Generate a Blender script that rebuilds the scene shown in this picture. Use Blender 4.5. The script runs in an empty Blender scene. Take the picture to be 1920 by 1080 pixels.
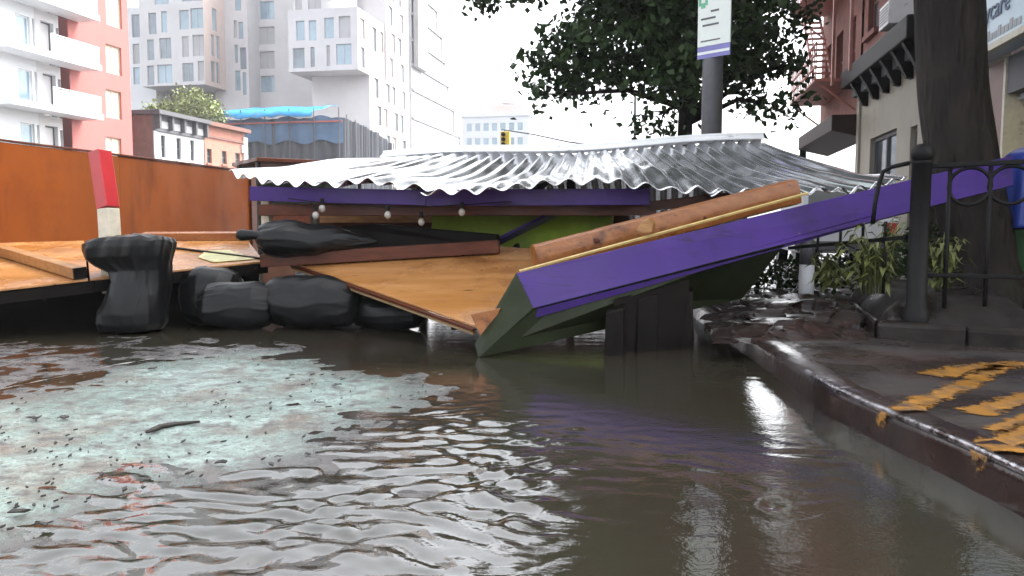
import bpy, bmesh, math, random
import numpy as np
from mathutils import Vector, Matrix, noise

random.seed(7)
SC = bpy.context.scene
COL = SC.collection
V = Vector
R = math.radians

# ------------------------------------------------------------------ camera
F = 1500.0                       # focal length in pixels of a 1920 px wide picture
YAW = math.atan(300 / F)         # turned left of the street's direction (+Y)
PITCH = math.atan(120 / F)       # tilted down
CAM = V((0, 0, 1.0))
_f0 = V((-math.sin(YAW), math.cos(YAW), 0))
RIGHT = V((math.cos(YAW), math.sin(YAW), 0))
FWD = (_f0 * math.cos(PITCH) - V((0, 0, 1)) * math.sin(PITCH)).normalized()
UP = RIGHT.cross(FWD).normalized()
cam = bpy.data.cameras.new('camera')
cam.sensor_width = 36.0
cam.lens = 36.0 * F / 1920
cam.clip_start = 0.05
cam.clip_end = 5000
camo = bpy.data.objects.new('camera', cam)
COL.objects.link(camo)
M3 = Matrix((RIGHT, UP, -FWD)).transposed()
camo.matrix_world = Matrix.Translation(CAM) @ M3.to_4x4()
SC.camera = camo

# ------------------------------------------------------------------ sky, sun, exposure
SUN_EL, SUN_AZ = 50, 55         # degrees; azimuth clockwise from +Y
world = bpy.data.worlds.new('World')
SC.world = world
world.use_nodes = True
wn, wl = world.node_tree.nodes, world.node_tree.links
bg = wn['Background']
sky = wn.new('ShaderNodeTexSky')
sky.sky_type = 'NISHITA'
sky.sun_disc = False
sky.sun_elevation = R(SUN_EL)
sky.sun_rotation = R(SUN_AZ)
sky.air_density = 1.0
sky.dust_density = 4.0
sky.ozone_density = 1.0
hs = wn.new('ShaderNodeHueSaturation')
hs.inputs['Saturation'].default_value = 0.22
wl.new(sky.outputs[0], hs.inputs['Color'])
wl.new(hs.outputs[0], bg.inputs['Color'])
bg.inputs['Strength'].default_value = 0.15
sun = bpy.data.lights.new('sun', 'SUN')
sun.energy = 0.8
sun.angle = R(14)
sun.color = (1.0, 0.96, 0.9)
suno = bpy.data.objects.new('sun', sun)
COL.objects.link(suno)
_sd = V((math.sin(R(SUN_AZ)) * math.cos(R(SUN_EL)), math.cos(R(SUN_AZ)) * math.cos(R(SUN_EL)), math.sin(R(SUN_EL))))
suno.rotation_euler = _sd.to_track_quat('Z', 'Y').to_euler()
suno.location = (0, 0, 40)
vs = SC.view_settings
vs.view_transform = 'Standard'
vs.look = 'None'
vs.gamma = 1.0
vs.exposure = 2.3
SC.cycles.use_denoising = True
SC.cycles.max_bounces = 8
SC.cycles.volume_bounces = 0
HAZE = 0.00065

# ------------------------------------------------------------------ geometry helpers
def ray(px, py):
    return FWD + RIGHT * ((px - 960) / F) + UP * ((540 - py) / F)
def P(px, py, d):
    return CAM + ray(px, py) * d
def G(px, py, z=0.0):
    r = ray(px, py)
    return CAM + r * ((z - CAM.z) / r.z)
def PX(px, py, x):
    r = ray(px, py)
    return CAM + r * (x / r.x)
def PY(px, py, y):
    r = ray(px, py)
    return CAM + r * (y / r.y)
def plane3(a, b, c):
    n = (b - a).cross(c - a).normalized()
    if n.z < 0: n = -n
    return a, n
def PP(px, py, pl):
    r = ray(px, py)
    return CAM + r * ((pl[0] - CAM).dot(pl[1]) / r.dot(pl[1]))

ORG = {}
class MB:
    def __init__(s): s.v, s.f = [], []
    def poly(s, pts):
        n = len(s.v); s.v += [V(p) for p in pts]; s.f.append(list(range(n, n + len(pts))))
        return s
    def hexa(s, a, b):
        n = len(s.v); s.v += [V(p) for p in a] + [V(p) for p in b]; k = len(a)
        s.f.append(list(range(n, n + k))); s.f.append(list(range(n + 2 * k - 1, n + k - 1, -1)))
        for i in range(k):
            j = (i + 1) % k
            s.f.append([n + i, n + k + i, n + k + j, n + j])
        return s
    def prism(s, pts, vec):
        return s.hexa(pts, [V(p) + V(vec) for p in pts])
    def box(s, lo, hi):
        x0, y0, z0 = lo; x1, y1, z1 = hi
        return s.hexa([(x0, y0, z0), (x1, y0, z0), (x1, y1, z0), (x0, y1, z0)], [(x0, y0, z1), (x1, y0, z1), (x1, y1, z1), (x0, y1, z1)])
    def beam(s, p0, p1, w, h, up=(0, 0, 1)):
        p0, p1 = V(p0), V(p1); d = (p1 - p0).normalized(); sd = d.cross(V(up)).normalized(); u = sd.cross(d).normalized()
        c = [sd * (a * w / 2) + u * (b * h / 2) for a, b in ((-1, -1), (1, -1), (1, 1), (-1, 1))]
        return s.hexa([p0 + q for q in c], [p1 + q for q in c])
    def tube(s, pts, r, n=8, cap=True):
        pts = [V(p) for p in pts]; m = len(pts); rr = r if isinstance(r, (list, tuple)) else [r] * m
        base = len(s.v); prev = None
        for i, p in enumerate(pts):
            t = (pts[min(i + 1, m - 1)] - pts[max(i - 1, 0)]).normalized()
            if prev is None:
                a = t.cross(V((0, 0, 1)))
                if a.length < 1e-3: a = t.cross(V((0, 1, 0)))
            else:
                a = prev - t * prev.dot(t)
            a.normalize(); prev = a; b = t.cross(a)
            for k in range(n):
                q = 2 * math.pi * k / n
                s.v.append(p + (a * math.cos(q) + b * math.sin(q)) * rr[i])
        for i in range(m - 1):
            for k in range(n):
                k2 = (k + 1) % n
                s.f.append([base + i * n + k, base + i * n + k2, base + (i + 1) * n + k2, base + (i + 1) * n + k])
        if cap:
            s.f.append([base + k for k in range(n)][::-1]); s.f.append([base + (m - 1) * n + k for k in range(n)])
        return s
    def grid(s, rows):
        base = len(s.v); nc = len(rows[0])
        for r in rows: s.v += [V(p) for p in r]
        for i in range(len(rows) - 1):
            for j in range(nc - 1):
                a = base + i * nc + j
                s.f.append([a, a + 1, a + nc + 1, a + nc])
        return s
    def sphere(s, c, r, n=8, m=6, sc=(1, 1, 1)):
        c = V(c); base = len(s.v)
        s.v.append(c + V((0, 0, -r * sc[2])))
        for i in range(1, m):
            t = math.pi * i / m
            for k in range(n):
                q = 2 * math.pi * k / n
                s.v.append(c + V((r * sc[0] * math.sin(t) * math.cos(q), r * sc[1] * math.sin(t) * math.sin(q), -r * sc[2] * math.cos(t))))
        s.v.append(c + V((0, 0, r * sc[2]))); top = len(s.v) - 1
        for k in range(n):
            k2 = (k + 1) % n
            s.f.append([base, base + 1 + k2, base + 1 + k]); o = base + 1 + (m - 2) * n
            s.f.append([o + k, o + k2, top])
            for i in range(m - 2):
                a = base + 1 + i * n
                s.f.append([a + k, a + k2, a + n + k2, a + n + k])
        return s
    def build(s, name, mat, parent=None, smooth=False, bevel=0.0, fix=True, sub=0):
        if parent is not None: org = ORG[parent.name]
        else:
            xs = [p.x for p in s.v]; ys = [p.y for p in s.v]; zs = [p.z for p in s.v]
            org = V(((min(xs) + max(xs)) / 2, (min(ys) + max(ys)) / 2, min(zs)))
        me = bpy.data.meshes.new(name)
        me.from_pydata([tuple(p - org) for p in s.v], [], s.f)
        if fix:
            bm = bmesh.new(); bm.from_mesh(me)
            bmesh.ops.recalc_face_normals(bm, faces=bm.faces)
            bm.to_mesh(me); bm.free()
        if smooth:
            me.polygons.foreach_set('use_smooth', [True] * len(me.polygons))
        me.materials.append(mat)
        o = bpy.data.objects.new(name, me); COL.objects.link(o)
        if parent is not None: o.parent = parent
        else: o.location = org
        ORG[o.name] = org
        if bevel:
            b = o.modifiers.new('bevel', 'BEVEL'); b.width = bevel; b.segments = 2; b.limit_method = 'ANGLE'
        if sub:
            b = o.modifiers.new('sub', 'SUBSURF'); b.levels = sub; b.render_levels = sub
        return o

def tag(o, label=None, cat=None, group=None, kind=None):
    if label: o['label'] = label
    if cat: o['category'] = cat
    if group: o['group'] = group
    if kind: o['kind'] = kind
    return o
def thing(name, label, cat, loc, group=None):
    o = bpy.data.objects.new(name, None); COL.objects.link(o)
    o.empty_display_size = 0.1
    o.location = loc; ORG[o.name] = V(loc)
    return tag(o, label, cat, group)

# ------------------------------------------------------------------ materials
def pmat(name, col, rough=0.5, metal=0.0, var=0.18, scale=3.0, bump=0.0, bscale=60.0, col2=None, stretch=(1, 1, 1), rvar=0.0, dirt=None, dscale=1.2, dlo=.55, dhi=.7, sheen=0.5, coat=0.0, detail=5, ridged=False, bdist=.01):
    m = bpy.data.materials.new(name); m.use_nodes = True
    n, l = m.node_tree.nodes, m.node_tree.links
    b = n['Principled BSDF']
    tc = n.new('ShaderNodeTexCoord'); mp = n.new('ShaderNodeMapping')
    mp.inputs['Scale'].default_value = stretch
    l.new(tc.outputs['Object'], mp.inputs[0])
    nz = n.new('ShaderNodeTexNoise'); nz.inputs['Scale'].default_value = scale; nz.inputs['Detail'].default_value = detail; nz.inputs['Roughness'].default_value = 0.62
    l.new(mp.outputs[0], nz.inputs['Vector'])
    cr = n.new('ShaderNodeValToRGB')
    c2 = col2 or tuple(min(1, c * (1 + var)) for c in col)
    c1 = col if col2 else tuple(c * (1 - var) for c in col)
    cr.color_ramp.elements[0].position = .35; cr.color_ramp.elements[1].position = .68
    cr.color_ramp.elements[0].color = (*c1, 1); cr.color_ramp.elements[1].color = (*c2, 1)
    l.new(nz.outputs['Fac'], cr.inputs[0])
    out = cr.outputs[0]
    if dirt:
        n2 = n.new('ShaderNodeTexNoise'); n2.inputs['Scale'].default_value = dscale; n2.inputs['Detail'].default_value = 7; n2.inputs['Roughness'].default_value = .7
        l.new(tc.outputs['Object'], n2.inputs['Vector'])
        mr = n.new('ShaderNodeMapRange'); mr.inputs[1].default_value = dlo; mr.inputs[2].default_value = dhi
        l.new(n2.outputs['Fac'], mr.inputs[0])
        mx = n.new('ShaderNodeMix'); mx.data_type = 'RGBA'
        l.new(mr.outputs[0], mx.inputs[0]); l.new(out, mx.inputs[6]); mx.inputs[7].default_value = (*dirt, 1)
        out = mx.outputs[2]
    l.new(out, b.inputs['Base Color'])
    b.inputs['Metallic'].default_value = metal
    b.inputs['Specular IOR Level'].default_value = sheen
    b.inputs['Coat Weight'].default_value = coat
    b.inputs['Coat Roughness'].default_value = .08
    if rvar:
        n3 = n.new('ShaderNodeTexNoise'); n3.inputs['Scale'].default_value = 1.7; n3.inputs['Detail'].default_value = 4
        l.new(tc.outputs['Object'], n3.inputs['Vector'])
        mr3 = n.new('ShaderNodeMapRange'); mr3.inputs[1].default_value = .38; mr3.inputs[2].default_value = .62
        mr3.inputs[3].default_value = max(.03, rough - rvar); mr3.inputs[4].default_value = min(1, rough + rvar)
        l.new(n3.outputs['Fac'], mr3.inputs[0]); l.new(mr3.outputs[0], b.inputs['Roughness'])
    else:
        b.inputs['Roughness'].default_value = rough
    if bump:
        n4 = n.new('ShaderNodeTexNoise'); n4.inputs['Scale'].default_value = bscale; n4.inputs['Detail'].default_value = 4
        if ridged: n4.noise_type = 'RIDGED_MULTIFRACTAL'
        l.new(mp.outputs[0], n4.inputs['Vector'])
        bp = n.new('ShaderNodeBump'); bp.inputs['Strength'].default_value = min(1, bump); bp.inputs['Distance'].default_value = bdist
        l.new(n4.outputs['Fac'], bp.inputs['Height']); l.new(bp.outputs[0], b.inputs['Normal'])
    return m

MT = dict(
    purple=pmat('purple_paint', (.042, .017, .135), .45, sheen=.25, var=.12, scale=2.5, bump=.1, bscale=90, dirt=(.018, .01, .04), dlo=.52, dhi=.8, dscale=2.2, rvar=.15),
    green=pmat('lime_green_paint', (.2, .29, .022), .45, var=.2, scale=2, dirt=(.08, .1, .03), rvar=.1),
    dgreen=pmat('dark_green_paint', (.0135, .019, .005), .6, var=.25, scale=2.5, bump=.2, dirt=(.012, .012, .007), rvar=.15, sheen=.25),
    orange=pmat('orange_paint', (.2, .046, .003), .5, var=.1, scale=1.0, stretch=(1, 1, .5), dirt=(.15, .032, .003), dlo=.5, dhi=.75, sheen=.12, bump=.06, rvar=.1),
    red=pmat('red_paint', (.4, .02, .025), .35, var=.12),
    offwhite=pmat('off_white_paint', (.55, .5, .4), .45, var=.12, scale=8, dirt=(.3, .26, .18), dscale=6),
    ply=pmat('wet_plywood', (.36, .155, .04), .2, var=.3, scale=1.3, stretch=(.45, 3.2, 3.2), col2=(.52, .26, .1), dirt=(.22, .085, .025), dscale=1.6, dlo=.5, dhi=.68, rvar=.17, sheen=.7, bump=.12, bscale=25),
    plyedge=pmat('plywood_edge', (.3, .2, .1), .6, stretch=(1, 1, 30), scale=4, var=.4),
    plank=pmat('yellow_pine', (.3, .14, .04), .4, scale=5, stretch=(1, 6, 6), var=.3, dirt=(.22, .1, .04), dscale=3, bump=.15, rvar=.1),
    paleedge=pmat('pale_cut_wood', (.5, .36, .13), .5, scale=10, var=.2),
    timber=pmat('stained_timber', (.22, .07, .016), .33, scale=3, stretch=(1.2, 7, 7), col2=(.32, .12, .03), dirt=(.09, .026, .01), dscale=3.2, dlo=.56, dhi=.7, bump=.2, bscale=30, rvar=.1),
    redwood=pmat('red_brown_timber', (.085, .022, .009), .4, sheen=.25, scale=3, stretch=(1, 6, 6), var=.3, rvar=.12),
    darkwood=pmat('dark_wet_timber', (.006, .0042, .003), .6, var=.4, scale=5, sheen=.12),
    black=pmat('black_plastic', (.0045, .0048, .0048), .42, var=.2, scale=3, bump=.12, bscale=6, rvar=.1, sheen=.28, bdist=.02),
    metal=pmat('galvanised_sheet', (.84, .85, .88), .18, metal=.9, var=.06, scale=5, rvar=.08, dirt=(.5, .49, .48), dscale=2.2, dlo=.56, dhi=.72),
    wmetal=pmat('white_painted_metal', (.78, .79, .8), .35, var=.06),
    iron=pmat('black_iron', (.004, .0037, .0037), .55, var=.3, scale=20, bump=.2, sheen=.2),
    bark=pmat('bark', (.015, .0115, .0095), .8, scale=6, stretch=(1, 1, .25), var=.5, bump=1, bscale=14, ridged=True, bdist=.05, dirt=(.02, .02, .012), dscale=1.5, sheen=.2),
    leaf=pmat('leaf_green', (.013, .025, .009), .5, var=.5, scale=2.2, col2=(.035, .058, .018), sheen=.15),
    leaf2=pmat('weed_green', (.07, .09, .02), .45, scale=8, col2=(.16, .17, .05)),
    treeb=pmat('far_leaf', (.2, .24, .08), .6, var=.4, scale=.7),
    soil=pmat('wet_soil', (.012, .0085, .0065), .5, sheen=.3, var=.5, scale=6, bump=.8, bscale=14, rvar=.3),
    stone=pmat('dark_wet_stone', (.006, .0053, .005), .6, sheen=.2, var=.4, scale=3, bump=.6, bscale=25, rvar=.2),
    white=pmat('white_render', (.62, .63, .65), .6, var=.04, scale=.4),
    palegrey=pmat('pale_concrete_panel', (.53, .52, .53), .6, var=.07, scale=.3),
    grey=pmat('grey_panel', (.38, .38, .39), .55, var=.08, scale=.5),
    midgrey=pmat('grey_underside', (.3, .29, .29), .7, var=.08),
    pink=pmat('pink_render', (.4, .11, .095), .65, var=.06, scale=.5),
    pinkbrick=pmat('pale_pink_brick', (.4, .17, .12), .75, var=.15, scale=2),
    brownbrick=pmat('brown_brick', (.2, .1, .08), .8, var=.15, scale=2),
    blush=pmat('blush_precast', (.5, .41, .38), .6, var=.05, scale=.4),
    glass=pmat('window_glass', (.16, .2, .24), .08, var=.3, scale=.35, sheen=.8),
    glassb=pmat('pale_blue_glass', (.26, .36, .43), .1, var=.2, scale=.3, sheen=.8),
    glassd=pmat('dark_glass', (.05, .055, .06), .08, var=.4, scale=.5, sheen=.8),
    blind=pmat('cream_blind', (.72, .6, .46), .6, var=.1, scale=.5),
    darkgrey=pmat('dark_grey_trim', (.1, .1, .11), .6, var=.15),
    bluetarp=pmat('blue_tarpaulin', (.02, .24, .5), .4, var=.25, scale=.5),
    net=pmat('grey_netting', (.07, .076, .09), .8, var=.25, scale=.35, stretch=(1, 1, .3)),
    netb=pmat('blue_grey_netting', (.08, .15, .25), .7, var=.3, scale=.3),
    brick=pmat('red_brick', (.22, .09, .07), .8, var=.2, scale=3, bump=.3, bscale=10, dirt=(.15, .07, .055), dscale=.5),
    canopy=pmat('dark_brown_canopy', (.035, .02, .017), .6, var=.2, sheen=.2),
    escape=pmat('red_oxide_iron', (.4, .15, .115), .55, var=.2, scale=3),
    cream=pmat('cream_render', (.28, .25, .2), .6, var=.08, scale=1, dirt=(.2, .17, .135), dscale=1.2),
    brownwall=pmat('brown_pilaster', (.2, .105, .09), .5, var=.12),
    signblue=pmat('pale_blue_sign', (.5, .62, .7), .35, var=.04),
    signtext=pmat('grey_blue_letters', (.1, .13, .2), .5, var=.05),
    signgreen=pmat('green_print', (.12, .4, .25), .45, var=.1),
    signwhite=pmat('white_sign_sheet', (.66, .7, .66), .35, var=.05),
    signviolet=pmat('violet_sign_band', (.16, .15, .4), .35, var=.1),
    yellow=pmat('worn_yellow_paint', (.33, .15, .022), .4, var=.3, scale=7, dirt=(.08, .055, .035), dscale=6, dlo=.46, dhi=.62, bump=.3, bscale=50, rvar=.15),
    yellowwall=pmat('yellow_poster', (.4, .32, .01), .6, sheen=.2, var=.1),
    steel=pmat('wet_steel', (.4, .39, .4), .35, metal=1, var=.15, scale=12, dirt=(.06, .045, .04), dscale=9, dlo=.45, dhi=.6, rvar=.15, bump=.6, bscale=30),
    galv=pmat('grey_pole', (.08, .08, .09), .4, var=.12, scale=6),
    bulb=pmat('bulb_glass', (.32, .3, .27), .08, var=.05, sheen=.8),
    bluebox=pmat('blue_plastic', (.02, .04, .22), .4, var=.2),
    greenbox=pmat('green_plastic', (.03, .08, .03), .5, var=.2, scale=5),
    haz=pmat('pale_far_facade', (.6, .62, .66), .6, var=.05, scale=.1),
    kerb=pmat('wet_kerb', (.02, .015, .0135), .25, var=.3, scale=3, bump=.35, bscale=18, rvar=.15, col2=(.034, .02, .017)),
    debris=pmat('dark_debris', (.02, .016, .012), .5, var=.5),
    signalyellow=pmat('signal_yellow', (.62, .42, .04), .4, var=.08),
    asphalt=pmat('wet_asphalt', (.05, .048, .047), .3, var=.3, scale=6, bump=.4, bscale=40, rvar=.15),
)

def chips(m, col, scale, lo, hi, stretch=(1, 1, 1)):
    """paint worn off in small chips and streaks: bare wood or mud shows"""
    n, l = m.node_tree.nodes, m.node_tree.links; b = n['Principled BSDF']; src = b.inputs['Base Color'].links[0].from_socket
    tc = n.new('ShaderNodeTexCoord'); mp = n.new('ShaderNodeMapping'); mp.inputs['Scale'].default_value = stretch; l.new(tc.outputs['Object'], mp.inputs[0])
    q = n.new('ShaderNodeTexNoise'); q.inputs['Scale'].default_value = scale; q.inputs['Detail'].default_value = 9; q.inputs['Roughness'].default_value = .68; l.new(mp.outputs[0], q.inputs['Vector'])
    r = n.new('ShaderNodeMapRange'); r.inputs[1].default_value = lo; r.inputs[2].default_value = hi; l.new(q.outputs['Fac'], r.inputs[0])
    x = n.new('ShaderNodeMix'); x.data_type = 'RGBA'; l.new(r.outputs[0], x.inputs[0]); l.new(src, x.inputs[6]); x.inputs[7].default_value = (*col, 1); l.new(x.outputs[2], b.inputs['Base Color'])
chips(MT['purple'], (.2, .13, .06), 7, .69, .71, (1, 3, 3)); chips(MT['purple'], (.012, .009, .012), 2.5, .58, .72, (.6, 4, 4))
chips(MT['orange'], (.07, .018, .006), 1.6, .56, .8, (1, 1, .25)); chips(MT['dgreen'], (.05, .035, .02), 6, .66, .69)
chips(MT['ply'], (.1, .045, .02), 5, .62, .7, (.5, 4, 4)); chips(MT['wmetal'], (.25, .2, .16), 4, .6, .75)
chips(MT['timber'], (.05, .016, .007), 4, .6, .68, (.5, 6, 6)); chips(MT['metal'], (.22, .16, .13), 6, .66, .72, (3, .6, 1))

# ================================================================== SETTING
def interp_poly(pts, n):
    pts = [V(p) for p in pts]; L = [0]
    for a, b in zip(pts, pts[1:]): L.append(L[-1] + (b - a).length)
    out = []
    for i in range(n):
        s = L[-1] * i / (n - 1); k = max(j for j in range(len(L)) if L[j] <= s + 1e-9); k = min(k, len(pts) - 2)
        out.append(pts[k].lerp(pts[k + 1], (s - L[k]) / max(1e-9, L[k + 1] - L[k])))
    return out
def in_poly(x, y, poly):
    c = np.zeros(x.shape, bool); n = len(poly)
    for i in range(n):
        x1, y1 = poly[i]; x2, y2 = poly[(i + 1) % n]
        m = ((y1 > y) != (y2 > y)) & (x < (x2 - x1) * (y - y1) / (y2 - y1 + 1e-12) + x1)
        c ^= m
    return c
def poly_dist(x, y, poly):
    d = np.full(x.shape, 1e9); n = len(poly)
    for i in range(n):
        x1, y1 = poly[i]; x2, y2 = poly[(i + 1) % n]; dx, dy = x2 - x1, y2 - y1
        t = np.clip(((x - x1) * dx + (y - y1) * dy) / (dx * dx + dy * dy), 0, 1)
        d = np.minimum(d, np.hypot(x - x1 - t * dx, y - y1 - t * dy))
    return np.where(in_poly(x, y, poly), d, -d)
def vnoise(x, y, s, seed=0):
    rs = np.random.RandomState(seed); T = rs.rand(256, 256)
    u, w = x / s + 1000, y / s + 1000; i, j = np.floor(u).astype(int), np.floor(w).astype(int); fu, fw = u - i, w - j
    fu, fw = fu * fu * (3 - 2 * fu), fw * fw * (3 - 2 * fw); g = lambda a, b: T[a % 256, b % 256]
    return (g(i, j) * (1 - fu) + g(i + 1, j) * fu) * (1 - fw) + (g(i, j + 1) * (1 - fu) + g(i + 1, j + 1) * fu) * fw - .5
def gridmesh(name, xs, ys, z, mat, kind):
    nx, ny = len(xs), len(ys)
    X, Y = np.meshgrid(xs, ys); co = np.stack([X, Y, z], -1).reshape(-1, 3)
    idx = np.arange(nx * ny).reshape(ny, nx)
    fc = np.stack([idx[:-1, :-1], idx[:-1, 1:], idx[1:, 1:], idx[1:, :-1]], -1).reshape(-1, 4)
    me = bpy.data.meshes.new(name); me.vertices.add(len(co)); me.vertices.foreach_set('co', co.ravel())
    me.loops.add(fc.size); me.loops.foreach_set('vertex_index', fc.ravel().astype(np.int32))
    me.polygons.add(len(fc)); me.polygons.foreach_set('loop_start', (np.arange(len(fc)) * 4).astype(np.int32))
    me.update(calc_edges=True); me.validate()
    me.polygons.foreach_set('use_smooth', np.ones(len(fc), bool))
    me.materials.append(mat); o = bpy.data.objects.new(name, me); COL.objects.link(o); o['kind'] = kind
    ORG[o.name] = V((0, 0, 0))
    return o

MB().box((-950, -950, -.6), (950, 950, -.3)).build('ground', MT['asphalt'])['kind'] = 'structure'

# --- road crown with worn pale green lane paint that rises just out of the water
LANE = [(-420, 830), (0, 737), (200, 692), (430, 652), (560, 672), (680, 690), (830, 708), (800, 742), (730, 780), (640, 838), (560, 872), (430, 898), (300, 918), (160, 958), (0, 1010), (-500, 1120)]
LANEP = [tuple(G(a, b).to_2d()) for a, b in LANE]
def road_material():
    m = bpy.data.materials.new('worn_lane_paint'); m.use_nodes = True
    n, l = m.node_tree.nodes, m.node_tree.links; b = n['Principled BSDF']
    tc = n.new('ShaderNodeTexCoord')
    def nz(scale, det, ro=.6):
        q = n.new('ShaderNodeTexNoise'); q.inputs['Scale'].default_value = scale; q.inputs['Detail'].default_value = det; q.inputs['Roughness'].default_value = ro
        l.new(tc.outputs['Object'], q.inputs['Vector']); return q
    def rng(src, a, c, lo=0, hi=1):
        q = n.new('ShaderNodeMapRange'); q.inputs[1].default_value = a; q.inputs[2].default_value = c; q.inputs[3].default_value = lo; q.inputs[4].default_value = hi
        l.new(src, q.inputs[0]); return q.outputs[0]
    def mix(f, a, c):
        q = n.new('ShaderNodeMix'); q.data_type = 'RGBA'; l.new(f, q.inputs[0])
        for k, s in ((6, a), (7, c)):
            if isinstance(s, tuple): q.inputs[k].default_value = (*s, 1)
            else: l.new(s, q.inputs[k])
        return q.outputs[2]
    big, mid, fine = nz(1.1, 5), nz(9, 6, .7), nz(46, 5, .7)
    paint = mix(rng(big.outputs[0], .38, .6), (.19, .265, .23), (.36, .46, .415))
    paint = mix(rng(nz(2.3, 4).outputs[0], .5, .68), paint, (.2, .175, .14))
    c = mix(rng(mid.outputs[0], .46, .64), paint, (.075, .066, .06))
    c = mix(rng(fine.outputs[0], .54, .68), c, (.06, .056, .053))
    at = n.new('ShaderNodeAttribute'); at.attribute_name = 'paint'
    grit = mix(rng(mid.outputs[0], .4, .62), (.03, .028, .027), (.12, .112, .105))
    c = mix(at.outputs['Fac'], grit, c)
    l.new(c, b.inputs['Base Color'])
    l.new(rng(mid.outputs[0], .35, .65, .12, .45), b.inputs['Roughness'])
    bp = n.new('ShaderNodeBump'); bp.inputs['Strength'].default_value = .7; bp.inputs['Distance'].default_value = .008
    l.new(fine.outputs[0], bp.inputs['Height']); l.new(bp.outputs[0], b.inputs['Normal'])
    return m
rx = np.concatenate([[-38, -20, -12], np.arange(-8.5, .6, .03), [1.0]])
ry = np.concatenate([[-12, -3, 0], np.arange(1.6, 9.2, .03), [12, 20, 60, 130, 280]])
X, Y = np.meshgrid(rx, ry)
dd = poly_dist(X, Y, LANEP) + .5 * vnoise(X, Y, .7, 1) + .16 * vnoise(X, Y, .2, 2)
rz = np.clip(dd * .02, -.09, .007) + .010 * vnoise(X, Y, .45, 3) + .008 * vnoise(X, Y, .15, 4) + .006 * vnoise(X, Y, .05, 5)
GRIT = [tuple(G(a, b).to_2d()) for a, b in ((-500, 800), (-300, 690), (0, 648), (250, 640), (470, 642), (560, 655), (430, 668), (200, 690), (0, 732))]
d2 = poly_dist(X, Y, GRIT) + .35 * vnoise(X, Y, .5, 21) + .2 * vnoise(X, Y, .17, 22)
rz = np.maximum(rz, np.clip(d2 * .02, -.09, .004) + .016 * vnoise(X, Y, .3, 23) + .012 * vnoise(X, Y, .1, 24))
ro = gridmesh('road', rx, ry, rz, road_material(), 'structure')
pa_ = ro.data.attributes.new('paint', 'FLOAT', 'POINT')
pa_.data.foreach_set('value', np.clip(dd * 2.2 + .35, 0, 1).astype(np.float32).ravel())

# --- flood water
def water_material():
    m = bpy.data.materials.new('murky_flood_water'); m.use_nodes = True
    n, l = m.node_tree.nodes, m.node_tree.links; b = n['Principled BSDF']
    tc = n.new('ShaderNodeTexCoord')
    a = n.new('ShaderNodeTexNoise'); a.inputs['Scale'].default_value = .6; a.inputs['Detail'].default_value = 4
    l.new(tc.outputs['Object'], a.inputs['Vector'])
    cr = n.new('ShaderNodeValToRGB'); cr.color_ramp.elements[0].position = .35; cr.color_ramp.elements[1].position = .65
    cr.color_ramp.elements[0].color = (.03, .031, .02, 1); cr.color_ramp.elements[1].color = (.033, .0245, .018, 1)
    l.new(a.outputs[0], cr.inputs[0]); l.new(cr.outputs[0], b.inputs['Base Color'])
    b.inputs['Roughness'].default_value = .055; b.inputs['IOR'].default_value = 1.95
    f = n.new('ShaderNodeTexNoise'); f.inputs['Scale'].default_value = 42; f.inputs['Detail'].default_value = 3
    l.new(tc.outputs['Object'], f.inputs['Vector'])
    bp = n.new('ShaderNodeBump'); bp.inputs['Strength'].default_value = .2; bp.inputs['Distance'].default_value = .004
    l.new(f.outputs[0], bp.inputs['Height']); l.new(bp.outputs[0], b.inputs['Normal'])
    return m
wx = np.concatenate([np.linspace(-60, -9.5, 20), np.arange(-9, 3.6, .02)])
wy = [-8, -3, 0, .8]; y = 1.3
while y < 45: wy.append(y); y += max(.009, .006 * y)
wy = np.array(wy + [70, 120, 270])
X, Y = np.meshgrid(wx, wy)
def spot(px, py, rx_, ry_):
    g = G(px, py); return np.exp(-((X - g.x) / rx_) ** 2 - ((Y - g.y) / ry_) ** 2)
amp = .05 + 1.0 * spot(620, 960, .75, .9) + .8 * spot(830, 900, .36, .9) + .9 * spot(820, 1020, .4, .45) + .5 * spot(250, 1040, .8, .6) + .6 * spot(1500, 830, .12, .3) + .5 * spot(1460, 950, .15, .15) + .35 * spot(1390, 690, .3, .4) + .3 * spot(870, 740, .4, .4)
amp = np.clip(amp, 0, 1.15) * np.clip(.85 + 1.5 * vnoise(X, Y, .55, 9) + .9 * vnoise(X, Y, .2, 10), .12, 1.6)
wxp, wyp = X + .22 * vnoise(X, Y, .45, 11) + .08 * vnoise(X, Y, .16, 13), Y + .22 * vnoise(X, Y, .45, 12) + .08 * vnoise(X, Y, .16, 14)
rs = np.random.RandomState(5); Z = np.zeros_like(X); NW = 84
step = np.maximum(.009, .006 * np.abs(Y))
for k in range(NW):
    lam = .034 * (8.0 ** rs.rand()); th = math.pi / 2 + .12 + rs.normal() * .6
    sl = .19 / math.sqrt(NW / 2) * (1.0 if lam < .25 else .7)
    a_ = sl * lam / (2 * math.pi)
    ph = 2 * math.pi * (wxp * math.cos(th) + wyp * math.sin(th)) / lam + rs.rand() * 6.28
    Z += a_ * np.sin(ph) * np.clip((lam / step - 2.6) / 2, 0, 1)
Z = Z * amp
Z[:4] = 0; Z[-3:] = 0; Z[:, :20] = 0
gridmesh('flood_water', wx, wy, Z, water_material(), 'structure')

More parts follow.
